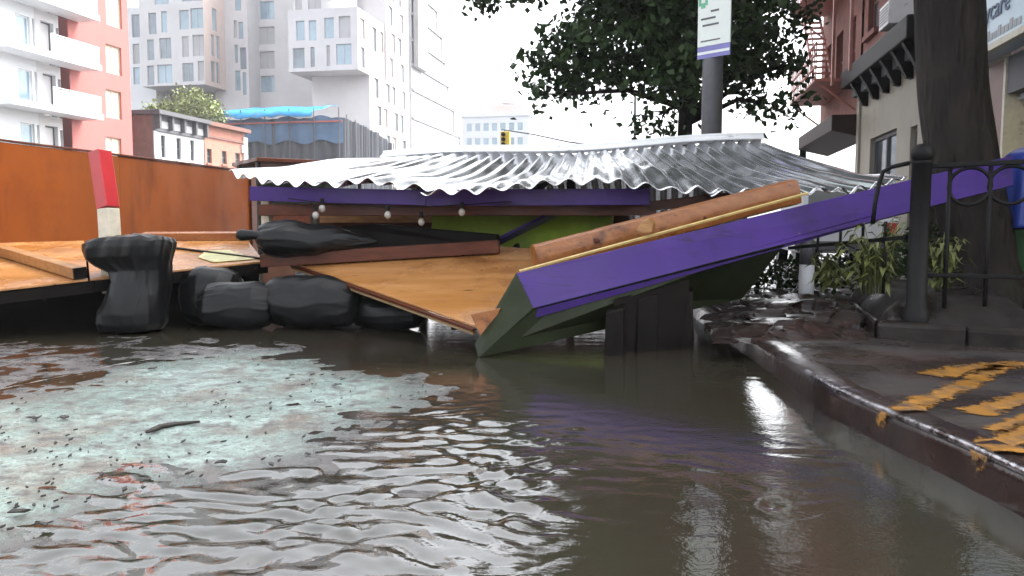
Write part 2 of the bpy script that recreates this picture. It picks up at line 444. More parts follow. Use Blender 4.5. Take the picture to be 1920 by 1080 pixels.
# white edge line of the lane
ll = interp_poly([G(-300, 790, .01), G(0, 728, .01), G(210, 684, .01), G(440, 645, .01)], 40)
mb = MB(); rows = []
for i, p in enumerate(ll):
    w = .05 + .03 * noise.noise(V((i * .7, 3, 0))); z = .007 + .005 * noise.noise(V((i * .9, 0, 0)))
    rows.append([(p.x, p.y - w, z), (p.x + .02, p.y + w, z)])
mb.grid(rows).build('lane_marking', pmat('worn_white_line', (.45, .44, .4), .3, var=.3, scale=14, dirt=(.07, .06, .05), dscale=7, dlo=.45, dhi=.6), fix=False)['kind'] = 'structure'

# --- kerb and pavement on the right
KZ = .15
kpx = [(1290, 560), (1340, 592), (1420, 640), (1510, 697), (1560, 728), (1680, 780), (1800, 830), (1920, 885), (2200, 1015)]
kl = [V((-.1, 280, KZ)), V((.05, 40, KZ)), V((.15, 14, KZ))] + [G(a, b, KZ) for a, b in kpx] + [V((1.75, -3, KZ)), V((1.9, -14, KZ))]
klr = interp_poly(kl[2:-1], 160)
klr = [kl[0], kl[1]] + klr + [kl[-1]]
def offs(poly, w):
    out = []
    for i, p in enumerate(poly):
        t = (poly[min(i + 1, len(poly) - 1)] - poly[max(i - 1, 0)]); nrm = V((-t.y, t.x, 0)).normalized()
        out.append(p + nrm * w)
    return out
KW = .16
kin = offs(klr, KW)
mb = MB(); rows = []
for i, (a, b) in enumerate(zip(klr, kin)):
    e = .008 * noise.noise(V((a.x * 6, a.y * 6, 1))); d_ = (b - a).normalized()
    rows.append([V((a.x, a.y, -.25)) - d_ * .02, V((a.x, a.y, .11)) - d_ * (.012 + e), V((a.x, a.y, .14)) - d_ * .004, V((a.x, a.y, .152 + e)) + d_ * .015, V((b.x, b.y, .153 + e))])
mb.grid(rows).build('kerb', MT['kerb'], smooth=True, fix=False)['kind'] = 'structure'
kerbo = bpy.data.objects['kerb']
# steel nosing along the near kerb edge
i0 = min(range(len(klr)), key=lambda i: (klr[i] - G(1512, 698, KZ)).length)
seg = klr[i0:-1]
mb = MB().tube([p + V((0, 0, .004)) + V((0, .0, .003 * noise.noise(V((p.y * 9, 0, 0))))) for p in seg], .017, 8)
mb.build('steel_edge', MT['steel'], kerbo, smooth=True)
# pavement
mb = MB(); rows = []
for p in kin:
    row = [V((p.x - .002, p.y, .149))]
    for q in range(1, 25):
        t = q / 24; x = p.x + (15 - p.x) * t ** 1.7
        row.append(V((x, p.y, .149 + 0)))
    rows.append(row)
mb.grid(rows).build('pavement', pmat('wet_pavement', (.024, .0195, .0175), .3, var=.3, scale=2.2, col2=(.045, .036, .032), dirt=(.032, .016, .012), dscale=1.1, dlo=.48, bump=.6, bscale=9, bdist=.02, rvar=.26), smooth=True, fix=False)['kind'] = 'structure'

# yellow paint, worn, on pavement and over the kerb
def pave_z(x, y): return .1495
def worn(m):
    m = m.copy(); n, l = m.node_tree.nodes, m.node_tree.links; b = n['Principled BSDF']
    at = n.new('ShaderNodeAttribute'); at.attribute_name = 'edge'; tc = n.new('ShaderNodeTexCoord')
    nz = n.new('ShaderNodeTexNoise'); nz.inputs['Scale'].default_value = 9; nz.inputs['Detail'].default_value = 5; nz.inputs['Roughness'].default_value = .75
    l.new(tc.outputs['Object'], nz.inputs['Vector'])
    ma = n.new('ShaderNodeMath'); ma.operation = 'MULTIPLY_ADD'; ma.inputs[1].default_value = -.28; l.new(at.outputs['Fac'], ma.inputs[0]); l.new(nz.outputs['Fac'], ma.inputs[2])
    mr = n.new('ShaderNodeMapRange'); mr.inputs[1].default_value = .26; mr.inputs[2].default_value = .36; l.new(ma.outputs[0], mr.inputs[0]); l.new(mr.outputs[0], b.inputs['Alpha'])
    return m
YM_ = worn(MT['yellow'])
def stripe(px_pts, w, seed):
    c = interp_poly([G(a, b, .155) for a, b in px_pts], 90); rows = []
    n_ = offs(c, 1.0)
    for i, (p, q) in enumerate(zip(c, n_)):
        d_ = (q - p); s_ = 1; jl, jr = [1 + .3 * noise.noise(V((i * .08, seed, e))) for e in (0, 9)]
        rows.append([V(((p + d_ * w * k).x, (p + d_ * w * k).y, pave_z((p + d_ * w * k).x, (p + d_ * w * k).y) + .004)) for k in (-jl, -.5, 0, .5, jr)])
    o = MB().grid(rows).build('yellow_paint_stripe', YM_, smooth=True, fix=False)
    at = o.data.attributes.new('edge', 'FLOAT', 'POINT'); at.data.foreach_set('value', [1, .45, 0, .45, 1] * len(rows))
    o['kind'] = 'structure'; return o
stripe([(1672, 772), (1740, 748), (1810, 722), (1850, 698), (1880, 684)], .085, 1)
stripe([(1745, 703), (1800, 693), (1870, 684), (1990, 680)], .12, 2)
stripe([(1826, 775), (1880, 756), (1930, 742), (2000, 725)], .09, 3)
stripe([(1862, 806), (1900, 792), (1960, 770)], .06, 4)
stripe([(1850, 838), (1885, 826), (1930, 808), (1990, 790)], .095, 5)
for (u, w_) in ((1672, .055), (1858, .06)):
    j = min(range(i0, len(klr) - 2), key=lambda i: abs((klr[i] - G(u, 776 if u < 1700 else 856, KZ)).length))
    a = klr[j]; t = (klr[j + 1] - klr[j - 1]).normalized(); nn = V((-t.y, t.x, 0))
    rows = []
    for s_ in (-1, -.4, .3, 1):
        c = a + t * w_ * s_
        rows.append([V((c.x, c.y, .045 + .02 * s_ * s_)) - nn * .021, V((c.x, c.y, .11)) - nn * .023, V((c.x, c.y, .142)) - nn * .021, V((c.x, c.y, .168)) - nn * .006, V((c.x, c.y, .17)) + nn * .02, V((c.x, c.y, .164)) + nn * .17])
    ko = MB().grid(rows).build('yellow_kerb_mark', YM_, kerbo, smooth=True, fix=False)
    at = ko.data.attributes.new('edge', 'FLOAT', 'POINT'); at.data.foreach_set('value', sum([[1, .5 * e + .3, e, e, e, e] for e in (1, .2, .2, 1)], []))

# ------------------------------------------------------------------ facades with real openings
class Fac:
    """a vertical facade plane: axis 'x' (faces the street, x const) or 'y' (faces the camera, y const)"""
    def __init__(s, axis, c, face): s.axis, s.c, s.face = axis, c, face      # face: +1/-1 outward sign along the axis
    def uz(s, px, py):
        p = PX(px, py, s.c) if s.axis == 'x' else PY(px, py, s.c)
        return (p.y if s.axis == 'x' else p.x), p.z
    def pt(s, u, z, inset=0.0):
        k = s.c - s.face * inset
        return V((k, u, z)) if s.axis == 'x' else V((u, k, z))
    def rect(s, px0, px1, py0, py1):
        pm = (py0 + py1) / 2; xm = (px0 + px1) / 2
        ua, ub = s.uz(px0, pm)[0], s.uz(px1, pm)[0]; za, zb = s.uz(xm, py0)[1], s.uz(xm, py1)[1]
        return (min(ua, ub), max(ua, ub), min(za, zb), max(za, zb))
def wall_part(fac, u0, u1, z0, z1, ops, mat, parent, depth=.25, name='wall'):
    ops = [(max(a, u0 + .01), min(b, u1 - .01), max(c, z0 + .01), min(d, z1 - .01)) for a, b, c, d in ops]
    ops = [o for o in ops if o[1] > o[0] + .05 and o[3] > o[2] + .05]
    us = sorted({u0, u1} | {o[0] for o in ops} | {o[1] for o in ops}); zs = sorted({z0, z1} | {o[2] for o in ops} | {o[3] for o in ops})
    mb = MB()
    for za, zb in zip(zs, zs[1:]):
        run = None
        for ua, ub in zip(us, us[1:]):
            um, zm = (ua + ub) / 2, (za + zb) / 2
            hole = any(o[0] < um < o[1] and o[2] < zm < o[3] for o in ops)
            if hole:
                if run: mb.poly([fac.pt(run[0], za), fac.pt(run[1], za), fac.pt(run[1], zb), fac.pt(run[0], zb)]); run = None
            else: run = (run[0], ub) if run else (ua, ub)
        if run: mb.poly([fac.pt(run[0], za), fac.pt(run[1], za), fac.pt(run[1], zb), fac.pt(run[0], zb)])
    for a, b, c, d in ops:
        q = [(a, c), (b, c), (b, d), (a, d)]
        for i in range(4):
            (ua, za), (ub, zb) = q[i], q[(i + 1) % 4]
            mb.poly([fac.pt(ua, za), fac.pt(ub, zb), fac.pt(ub, zb, depth), fac.pt(ua, za, depth)])
    return mb.build(name, mat, parent, fix=False), ops
def window_part(fac, op, parent, frame, pane, depth=.22, fw=.06, mull=0, sill=None, cross=False):
    a, b, c, d = op; e = .004; mb = MB()
    def bar(u0, u1, z0, z1):
        mb.hexa([fac.pt(u0, z0, depth - .08), fac.pt(u1, z0, depth - .08), fac.pt(u1, z1, depth - .08), fac.pt(u0, z1, depth - .08)], [fac.pt(u0, z0, depth), fac.pt(u1, z0, depth), fac.pt(u1, z1, depth), fac.pt(u0, z1, depth)])
    bar(a + e, a + fw, c + e, d - e); bar(b - fw, b - e, c + e, d - e); bar(a + fw, b - fw, c + e, c + fw); bar(a + fw, b - fw, d - fw, d - e)
    for k in range(mull):
        u = a + (b - a) * (k + 1) / (mull + 1); bar(u - fw / 2, u + fw / 2, c + fw, d - fw)
    if cross: bar(a + fw, b - fw, (c + d) / 2 - fw / 2, (c + d) / 2 + fw / 2)
    w = mb.build('window', frame, parent)
    mb = MB(); mb.hexa([fac.pt(u, z, depth - .03) for u, z in ((a + e, c + e), (b - e, c + e), (b - e, d - e), (a + e, d - e))], [fac.pt(u, z, depth + .02) for u, z in ((a + e, c + e), (b - e, c + e), (b - e, d - e), (a + e, d - e))])
    mb.build('pane', pane, w)
    if sill:
        mb = MB(); mb.hexa([fac.pt(u, z, -.12) for u, z in ((a - .1, c - .14), (b + .1, c - .14), (b + .1, c - .004), (a - .1, c - .004))], [fac.pt(u, z, .1) for u, z in ((a - .1, c - .14), (b + .1, c - .14), (b + .1, c - .004), (a - .1, c - .004))])
        mb.build('sill', sill, w)
    return w
def core(lo, hi, mat, parent, name='building_core'):
    return MB().box(lo, hi).build(name, mat, parent)
XF = -36.0
rnd = random.Random(3)

# ------------------------------------------------------------------ apartment block with balconies (pink and white)
y_a, y_b = PX(-260, 300, XF).y, PX(133, 300, XF).y
y_c = PX(246, 200, XF).y
t = thing('apartment_block', 'white and pink apartment block with projecting balconies behind the orange wall', 'building', (XF, y_b, 0))
fw = Fac('x', XF, 1)
ops = []
for z in (4.2, 7.2, 10.2, 13.2, 16.2):
    for (p0, p1) in ((-200, -150), (-130, -80), (-60, -12), (27, 54), (58, 69)):
        r = fw.rect(p0, p1, 0, 10); ops.append((r[0], r[1], z + .35, z + 2.5))
wall, ops = wall_part(fw, y_a, PX(72, 200, XF).y, 0, 20, ops, MT['white'], t)
for o in ops: window_part(fw, o, t, MT['wmetal'], MT['glassb'])
ops = []
for z in (4.2, 7.2, 10.2, 13.2, 16.2):
    r = fw.rect(74, 98, 0, 10); ops.append((r[0], r[1], z + .1, z + 2.55))
    r = fw.rect(102, 112, 0, 10); ops.append((r[0], r[1], z + .1, z + 2.4))
wall, ops = wall_part(fw, PX(72, 200, XF).y + .01, PX(116, 200, XF).y, 0, 20, ops, MT['palegrey'], t, depth=.35)
for k, o in enumerate(ops): window_part(fw, o, t, MT['darkgrey'], MT['glass'] if k % 2 else MT['palegrey'], depth=.33)
ypk = PX(133, 200, XF).y
ops = []
for (a, b) in ((-10, 50), (86, 139), (170, 222), (258, 300)):
    ops.append(fw.rect(199, 228, a, b))
wall, ops = wall_part(fw, ypk, y_c, 0, 20, ops, MT['pink'], t)
tag(wall, 'flat pink rendered wall')
for o in ops: window_part(fw, o, t, MT['offwhite'], MT['blind'], mull=1, cross=False)
# recessed bay between grey panel and pink wall
MB().box((XF - 1.6, PX(116, 200, XF).y, 0), (XF - 1.4, ypk, 20)).build('recess_wall', MT['grey'], t)
core((XF - 14, y_a + .02, 0), (XF - 1.62, y_c - .05, 19.98), MT['pink'], t, 'rear_mass')
for z in (7.38, 10.36, 13.34, 16.32):
    ys0, ys1 = PX(18, 100, XF + 1.5).y, PX(190, 100, XF + 1.5).y
    s = MB().box((XF + .01, ys0, z), (XF + 1.5, ys1, z + .34)).build('balcony_slab', MT['white'], t)
    yr = PX(100, 100, XF + 1.5).y
    mb = MB()
    for q in range(6):
        yy = yr + (ys1 - yr - .1) * q / 5
        mb.box((XF + 1.38, yy - .02, z + .345), (XF + 1.42, yy + .02, z + 1.35))
    mb.box((XF + 1.36, yr - .02, z + 1.355), (XF + 1.44, ys1 - .08, z + 1.4))
    mb.build('balcony_rail', MT['wmetal'], s)
    MB().box((XF + 1.39, yr, z + .36), (XF + 1.41, ys1 - .1, z + 1.3)).build('balcony_glass', MT['glassb'], s)
MB().box((XF - .3, y_a, 20.01), (XF + .3, y_c, 20.5)).build('parapet', MT['white'], t)

# ------------------------------------------------------------------ tall pale block of stacked volumes
YB = PX(671, 100, XF).y
t = thing('stacked_apartment_tower', 'tall pale block with cantilevered boxes and scattered tall windows', 'building', (XF - 8, YB + 12, 0))
def volume(fy, x0, x1, yb, z0, z1, ops_y, ops_x, mat, matx, par, soffit=True, xf=None):
    """a box volume with a facade towards the camera at y = fy and one towards the street at x = x1"""
    f1 = Fac('y', fy, -1); f2 = Fac('x', x1, 1)
    w1, o1 = wall_part(f1, x0, x1, z0, z1, ops_y, mat, par)
    w2, o2 = wall_part(f2, fy, yb, z0, z1, ops_x, matx, par)
    mb = MB(); mb.poly([(x0, fy, z0), (x1, fy, z0), (x1, yb, z0), (x0, yb, z0)]); mb.poly([(x0, fy, z1), (x1, fy, z1), (x1, yb, z1), (x0, yb, z1)])
    mb.poly([(x0, fy, z0), (x0, yb, z0), (x0, yb, z1), (x0, fy, z1)]); mb.poly([(x0, yb, z0), (x1, yb, z0), (x1, yb, z1), (x0, yb, z1)])
    mb.build('slab', mat, par, fix=False)
    for o in o1: window_part(f1, o, par, MT['grey'], rnd.choice([MT['glass'], MT['glassb'], MT['glassb'], MT['grey']]), mull=1 if o[1] - o[0] > 1.5 else 0)
    for o in o2: window_part(f2, o, par, MT['grey'], rnd.choice([MT['glass'], MT['glassb'], MT['grey']]))
def rects(f, L): return [f.rect(*q) for q in L]
# near cantilevered box
f = Fac('y', YB, -1); zb = f.uz(671, 130)[1]; zt = f.uz(671, 12)[1]
xl = f.uz(542, 139)[0]
L = [(555, 571, 39, 76), (579, 593, 38, 76), (608, 626, 33, 72), (635, 657, 30, 71), (549, 571, 90, 128), (582, 590, 88, 126), (612, 619, 85, 124), (630, 659, 82, 121)]
fx = Fac('x', XF, 1)
yb2 = PX(720, 100, XF).y
Lx = [(675, 684, 35, 72), (676, 684, 89, 126), (698, 706, 52, 96), (713, 719, 60, 98)]
volume(YB, xl, XF, yb2, zb, zt, rects(f, L), rects(fx, Lx), MT['palegrey'], MT['blush'], t)
# upper set-back box over it
f = Fac('y', YB + .8, -1); L = [(553, 566, -15, 24), (577, 602, -20, 19)]
volume(YB + .8, xl + .3, f.uz(622, 0)[0], yb2, zt + .02, zt + 9, rects(f, L), [], MT['palegrey'], MT['palegrey'], t)
# lower wall under the cantilever and the street face
YS = PX(693, 142, XF).y
f = Fac('y', YS, -1)
yend = PX(768, 200, XF).y
street_ops = []
for k, zc in enumerate(np.arange(3.5, 19, 3.25)):
    for j in range(4):
        y0 = YS + 1.6 + j * (yend - YS - 2.5) / 4 + (.9 if (k + j) % 2 else 0)
        street_ops.append((y0, y0 + 1.5, zc, zc + 2.35))
volume(YS, f.uz(585, 160)[0], XF - .03, yend, 0, zb + .4, [], street_ops, MT['palegrey'], MT['blush'], t)
so = []
for k, zc in enumerate(np.arange(zb + 1.2, 45, 3.25)):
    for j in range(2):
        y0 = yb2 + 2 + j * (yend - yb2 - 3) / 2 + (.9 if (k + j) % 2 else 0)
        so.append((y0, y0 + 1.5, zc, zc + 2.35))
volume(yb2 + 1.0, xl + 4, XF - .06, yend, zb + .45, 46, [], so, MT['palegrey'], MT['blush'], t)
# recessed middle wing
YM = YB + 14
f = Fac('y', YM, -1)
L = [(487, 514, -45, -10), (487, 514, 2, 36), (486, 515, 50, 83), (487, 515, 96, 129), (489, 515, 142, 173)]
volume(YM, f.uz(464, 50)[0], f.uz(600, 50)[0], YM + 10, 0, 46, rects(f, L), [], MT['palegrey'], MT['palegrey'], t)
f = Fac('y', YM - 3, -1)
L = [(438, 444, 38, 71), (447, 456, 41, 73), (440, 446, 84, 118), (450, 462, 89, 130), (441, 451, 132, 170), (455, 462, 135, 178), (440, 452, -20, 20)]
volume(YM - 3, f.uz(400, 50)[0], f.uz(464, 50)[0], YM + 6, 0, 46, rects(f, L), [], MT['palegrey'], MT['palegrey'], t)
# further cantilevered box on the left
Y1 = YB + 6
f = Fac('y', Y1, -1); z1 = f.uz(385, 158)[1]; x0, x1 = f.uz(266, 165)[0], f.uz(385, 158)[0]
L = [(278, 293, 24, 64), (302, 313, 21, 61), (336, 354, 19, 55), (357, 383, 15, 53), (276, 289, 74, 113), (299, 321, 71, 110), (341, 354, 68, 107), (361, 383, 65, 105), (276, 289, 123, 160), (295, 323, 121, 156), (342, 363, 118, 153), (371, 383, 114, 151), (289, 316, -28, 8), (340, 380, -35, 2)]
fx = Fac('x', x1, 1)
Lx = [(398, 406, 16, 58), (396, 401, 65, 105), (406, 412, 68, 110), (396, 403, 115, 154), (406, 412, 117, 156)]
volume(Y1, x0, x1, Y1 + 11, z1, 46, rects(f, L), rects(fx, Lx), MT['palegrey'], MT['blush'], t)
f = Fac('y', Y1 + 3, -1)
L = [(247, 263, 27, 70), (249, 262, 82, 120), (250, 262, 126, 158)]
volume(Y1 + 3, f.uz(200, 50)[0], x0 - .02, Y1 + 12, 10, 46 - 16, rects(f, L), [], MT['white'], MT['white'], t)
volume(Y1 + 6, f.uz(246, 50)[0], x1 - 1, Y1 + 10, 0, z1 - .05, [], [], MT['midgrey'], MT['midgrey'], t)

# ------------------------------------------------------------------ white office block stepping out floor by floor
ya = PX(772, 200, XF).y
t = thing('stepped_white_building', 'white glazed building with floors stepping outward down its edge', 'building', (XF - 5, ya, 0))
steps = [(819, 20, 62), (827, 66, 112), (832, 116, 156), (839, 160, 200), (849, 207, 250), (860, 253, 300)]
prev = None
for k, (pxr, pt_, pb) in enumerate(steps):
    y1 = PX(pxr, 200, XF).y; zt_ = PX(pxr, pt_, XF).z; zb_ = PX(pxr, pb, XF).z if k < 5 else 0
    if prev is not None: zt_ = prev
    prev = zb_
    fl = MB().box((XF - 14, ya, zb_ + .01), (XF, y1, zt_ - .01)).build('storey', MT['white'], t)
    MB().box((XF - 14, ya + .02, zt_ - .34), (XF + .28, y1 + .3, zt_ - .02)).build('floor_ledge', MT['grey'], fl)
    MB().box((XF - .5, y1 + .002, zb_ + .02), (XF + .2, y1 + .26, zt_ - .36)).build('end_fin', MT['grey'], fl)
    nb = 6
    for q in range(nb):
        a = ya + 4 + (y1 - ya - 5) * q / nb
        if zt_ - zb_ < 8: MB().box((XF + .003, a, zb_ + .5), (XF + .05, a + (y1 - ya - 5) / nb - .5, zt_ - .7)).build('glazing', MT['glassb'] if q % 3 else MT['white'], fl)
MB().box((XF - 14, ya, PX(819, 20, XF).z), (XF - 1, PX(805, 20, XF).y, 50)).build('upper_storey', MT['white'], t)
w = MB().box((XF + .3, ya + .2, PX(772, 125, XF).z), (XF + 1.0, PX(790, 100, XF).y, 50)).build('glazed_bay', MT['grey'], t)
for q in range(5):
    zc = PX(772, 125, XF).z + .6 + q * 3.7
    MB().box((XF + 1.003, ya + .8, zc), (XF + 1.05, ya + 3.6, zc + 2.6)).build('pane', MT['glass'], w)

# ------------------------------------------------------------------ far block with tank
yf = PX(992, 230, XF).y
f = Fac('y', yf, -1); zt_ = f.uz(992, 217)[1]; x0 = f.uz(866, 230)[0]; ye = PX(1045, 250, XF).y
t = thing('far_office_block', 'hazy pale flat-roofed block with pink penthouse at the end of the street', 'building', (XF - 5, yf, 0))
ops = []
for q in range(6):
    for j in range(7):
        a = x0 + 1.2 + (XF - x0 - 2) * j / 7
        ops.append((a, a + (XF - x0 - 2) / 7 - .8, zt_ - 3.6 - q * 3.7, zt_ - 1.6 - q * 3.7))
wl_, ops = wall_part(f, x0, XF, 0, zt_, ops, MT['haz'], t)
for o in ops: window_part(f, o, t, MT['white'], MT['glassb'])
core((x0 + .01, yf + .3, 0), (XF, ye, zt_), MT['haz'], t, 'side_mass')
MB().box((x0 - .3, yf - .3, zt_ + .02), (XF + .3, ye, zt_ + .9)).build('parapet', MT['white'], t)
a, b = f.uz(917, 215)[0], f.uz(975, 215)[0]
MB().box((a, yf + 3, zt_ + .95), (b, yf + 14, f.uz(940, 194)[1])).build('penthouse', MT['blush'], t)
zz = f.uz(940, 193)[1]
tk = thing('rooftop_tank', 'pale cylindrical tank on the pink penthouse of the far block', 'tank', (f.uz(940, 190)[0], yf + 8, zz))
c = V((f.uz(941, 190)[0], yf + 8, zz))
mb = MB()
for sx in (-1, 1):
    for sy in (-1, 1): mb.box((c.x + sx * 1.6 - .1, c.y + sy * 1.6 - .1, zz), (c.x + sx * 1.6 + .1, c.y + sy * 1.6 + .1, zz + .9))
mb.build('legs', MT['grey'], tk)
mb = MB(); h_ = f.uz(940, 160)[1] - zz
mb.tube([c + V((0, 0, .9)), c + V((0, 0, h_))], 2.3, 16); mb.build('barrel', MT['haz'], tk, smooth=False)
MB().tube([c + V((0, 0, h_ + .01)), c + V((0, 0, h_ + .9))], [2.45, .2], 16).build('roof', MT['grey'], tk)

# ------------------------------------------------------------------ two low houses
yh0, yh1 = PX(287, 250, XF).y, PX(381, 250, XF).y
t = thing('white_row_house', 'low white row house with bracketed dark cornice and three narrow windows', 'house', (XF - 4, yh0, 0))
zc = PX(300, 247, XF).z; ztop = PX(300, 209, XF).z
ops = [fw.rect(*q) for q in ((302, 311, 254, 296), (331, 340, 259, 300), (357, 365, 263, 302))]
wl_, ops = wall_part(fw, yh0, yh1, 0, zc, ops, MT['white'], t)
for o in ops:
    window_part(fw, o, t, MT['darkgrey'], MT['glassd'], cross=True, sill=MT['white'])
fz = MB().box((XF - .3, yh0, zc + .01), (XF + .15, yh1, ztop - .3)).build('frieze', MT['darkgrey'], t)
for q in range(4):
    a = yh0 + .35 + (yh1 - yh0 - .3) * q / 4
    MB().box((XF + .153, a, zc + .25), (XF + .19, a + (yh1 - yh0) / 4 - .4, ztop - .7)).build('frieze_panel', MT['grey'], fz)
MB().box((XF - 8, yh0 - .2, ztop - .29), (XF + .7, yh1 + .1, ztop)).build('cornice', MT['darkgrey'], t)
for q in range(5):
    a = yh0 + .1 + (yh1 - yh0 - .3) * q / 4
    MB().box((XF + .155, a, zc + .15), (XF + .5, a + .2, ztop - .3)).build('bracket', MT['darkgrey'], t)
f = Fac('y', yh0 - .01, -1)
MB().box((f.uz(246, 250)[0], yh0 - .01, 0), (XF - .02, yh0 + .25, ztop - .32)).build('side_wall', MT['brownbrick'], t)
core((f.uz(246, 250)[0], yh0 + .3, 0), (XF - .35, yh1 - .02, ztop - .5), MT['brownbrick'], t, 'rear_mass')
MB().box((XF + .003, yh0 - .01, 0), (XF + .1, yh0 + .3, zc)).build('corner_pilaster', MT['white'], t)
yp0, yp1 = yh1 + .12, PX(459, 270, XF).y
t = thing('pink_row_house', 'low pink brick row house with brown cornice beside the white one', 'house', (XF - 4, yp0, 0))
zt_ = PX(390, 236, XF).z
ops = [fw.rect(*q) for q in ((388, 397, 279, 306), (416, 425, 283, 308), (441, 450, 287, 310))]
wl_, ops = wall_part(fw, yp0, yp1, 0, zt_, ops, MT['pinkbrick'], t)
for o in ops: window_part(fw, o, t, MT['darkgrey'], MT['glassd'], cross=True, sill=MT['pinkbrick'])
MB().box((XF - 6, yp0, zt_ + .01), (XF + .5, yp1 + .2, zt_ + .32)).build('cornice', MT['brownbrick'], t)
MB().box((XF + .003, yp0 + .1, zt_ - .9), (XF + .12, yp1 - .05, zt_ - .7)).build('string_course', MT['brownbrick'], t)
core((XF - 10, yp0 + .05, 0), (XF - .35, yp1 - .02, zt_ - .02), MT['brownbrick'], t, 'rear_mass')
mb = MB()
for q in range(12):
    mb.box((XF + .003, yp1 - (.4 if q % 2 else .7), q * .7 + .02), (XF + .14, yp1 + .25, q * .7 + .66))
mb.build('quoins', MT['palegrey'], t)

# ------------------------------------------------------------------ scaffolded building site with netting and blue tarpaulin
XS = -32.5; y0, y1 = PX(640, 260, XS).y, PX(731, 270, XS).y
f = Fac('y', y0, -1); x0 = f.uz(405, 250)[0]; zn = f.uz(560, 222)[1]
t = thing('netted_building_site', 'building site wrapped in grey debris netting below a blue tarpaulin', 'building site', (XS - 4, y0, 0))
rows = []
for q in range(60):
    u = q / 59; x = x0 + (XS - x0) * u
    rows.append([V((x, y0 + .18 * math.sin(q * 1.3) + .1 * math.sin(q * .37), z)) for z in (0, zn * .35, zn * .7, zn)])
MB().grid(rows).build('front_net', MT['net'], t, smooth=True, fix=False)
rows = []
for q in range(80):
    u = q / 79; y = y0 + .2 + (y1 - y0) * u; zz = zn - 1.2 * u * u
    rows.append([V((XS + .22 * math.sin(q * 1.15) + .1 * math.sin(q * .41), y, zz * k)) for k in (0, .35, .7, 1)])
MB().grid(rows).build('street_net', MT['net'], t, smooth=True, fix=False)
rows = []
for q in range(50):
    u = q / 49; x = x0 + (XS + .3 - x0) * u
    rows.append([V((x, y0 - .25 + .12 * math.sin(q * .9), zn - 2.4 + .5 * math.sin(q * .5) * .4 + 1.1 * k)) for k in (0, .5, 1, 1.6, 2.2)])
MB().grid(rows).build('upper_net', MT['netb'], t, smooth=True, fix=False)
core((x0 + .3, y0 + .5, 0), (XS - .6, y1 - .3, zn - 1.4), MT['midgrey'], t, 'frame_mass')
for q in range(7):
    yy = y0 + .3 + (y1 - y0 - .4) * q / 6
    MB().tube([(XS + .45, yy, 0), (XS + .45, yy, zn + .3 - .25 * q)], .06, 6).build('scaffold_pole', MT['galv'], t)
for q in range(6):
    xx = x0 + .5 + (XS - x0 - .5) * q / 5
    MB().tube([(xx, y0 - .55, 0), (xx, y0 - .55, zn + .9)], .06, 6).build('scaffold_pole', MT['galv'], t)
MB().box((x0, y0 - .5, zn - .5), (XS + .3, y0 - .42, zn - .35)).build('scaffold_rail', MT['pink'], t)
f2 = Fac('y', y0 - 1, -1); xa, xb = f2.uz(392, 190)[0], f2.uz(582, 190)[0]; rows = []
zt_ = f2.uz(480, 184)[1]; zl = f2.uz(480, 213)[1]
for q in range(60):
    u = q / 59; x = xa + (xb - xa) * u; row = []
    for k in range(14):
        s_ = k / 13; yy = y0 - 1 + 6.5 * s_; zz = zl + (zt_ - zl) * s_ ** .8
        zz += (.16 * noise.noise(V((x * .35, s_ * 2, 0))) + .1 * noise.noise(V((x * 1.2, s_ * 5, 5))))
        if k == 0: zz -= .3 + .5 * abs(noise.noise(V((x * .5, 9, 0))))
        row.append(V((x, yy + .3 * noise.noise(V((x * .8, s_ * 3, 7))), zz)))
    rows.append(row)
o = MB().grid(rows).build('blue_tarpaulin', MT['bluetarp'], smooth=True, fix=False)
tag(o, 'bright blue tarpaulin stretched over the top of the netted building site', 'tarpaulin')
o.modifiers.new('thick', 'SOLIDIFY').thickness = .04

# dark roadside shed in mid distance
a, b = P(482, 300, 24), P(690, 320, 24)
t = thing('roadside_shed', 'dark low dining shed with brown flat roof across the road', 'shed', (a.x, a.y, 0))
e = (P(690, 300, 26) - a); e.z = 0; e.normalize(); nrm = V((-e.y, e.x, 0)); W_ = (b - a).length
def shedbox(u0, u1, v0, v1, z0, z1, nm, m):
    q = [V((a.x, a.y, 0)) + e * u + nrm * v for u, v in ((u0, v0), (u1, v0), (u1, v1), (u0, v1))]
    return MB().hexa([p + V((0, 0, z0)) for p in q], [p + V((0, 0, z1)) for p in q]).build(nm, m, t, bevel=.02)
zt_ = P(560, 296, 24).z
shedbox(-.1, W_ + .1, -.3, 2.4, zt_ - .12, zt_, 'roof', MT['redwood'])
shedbox(0, W_, 2.0, 2.2, .02, zt_ - .13, 'rear_wall', MT['dgreen'])
shedbox(0, W_ * .5, 0, .08, .02, 1.6, 'front_panel', MT['redwood'])
shedbox(0, W_ * .48, .1, .2, zt_ - .62, zt_ - .13, 'sign_board', MT['brownbrick'])
for u in (0.05, W_ * .5, W_ - .05): shedbox(u - .05, u + .05, -.02, .08, .02, zt_ - .125, 'post', MT['darkwood'])

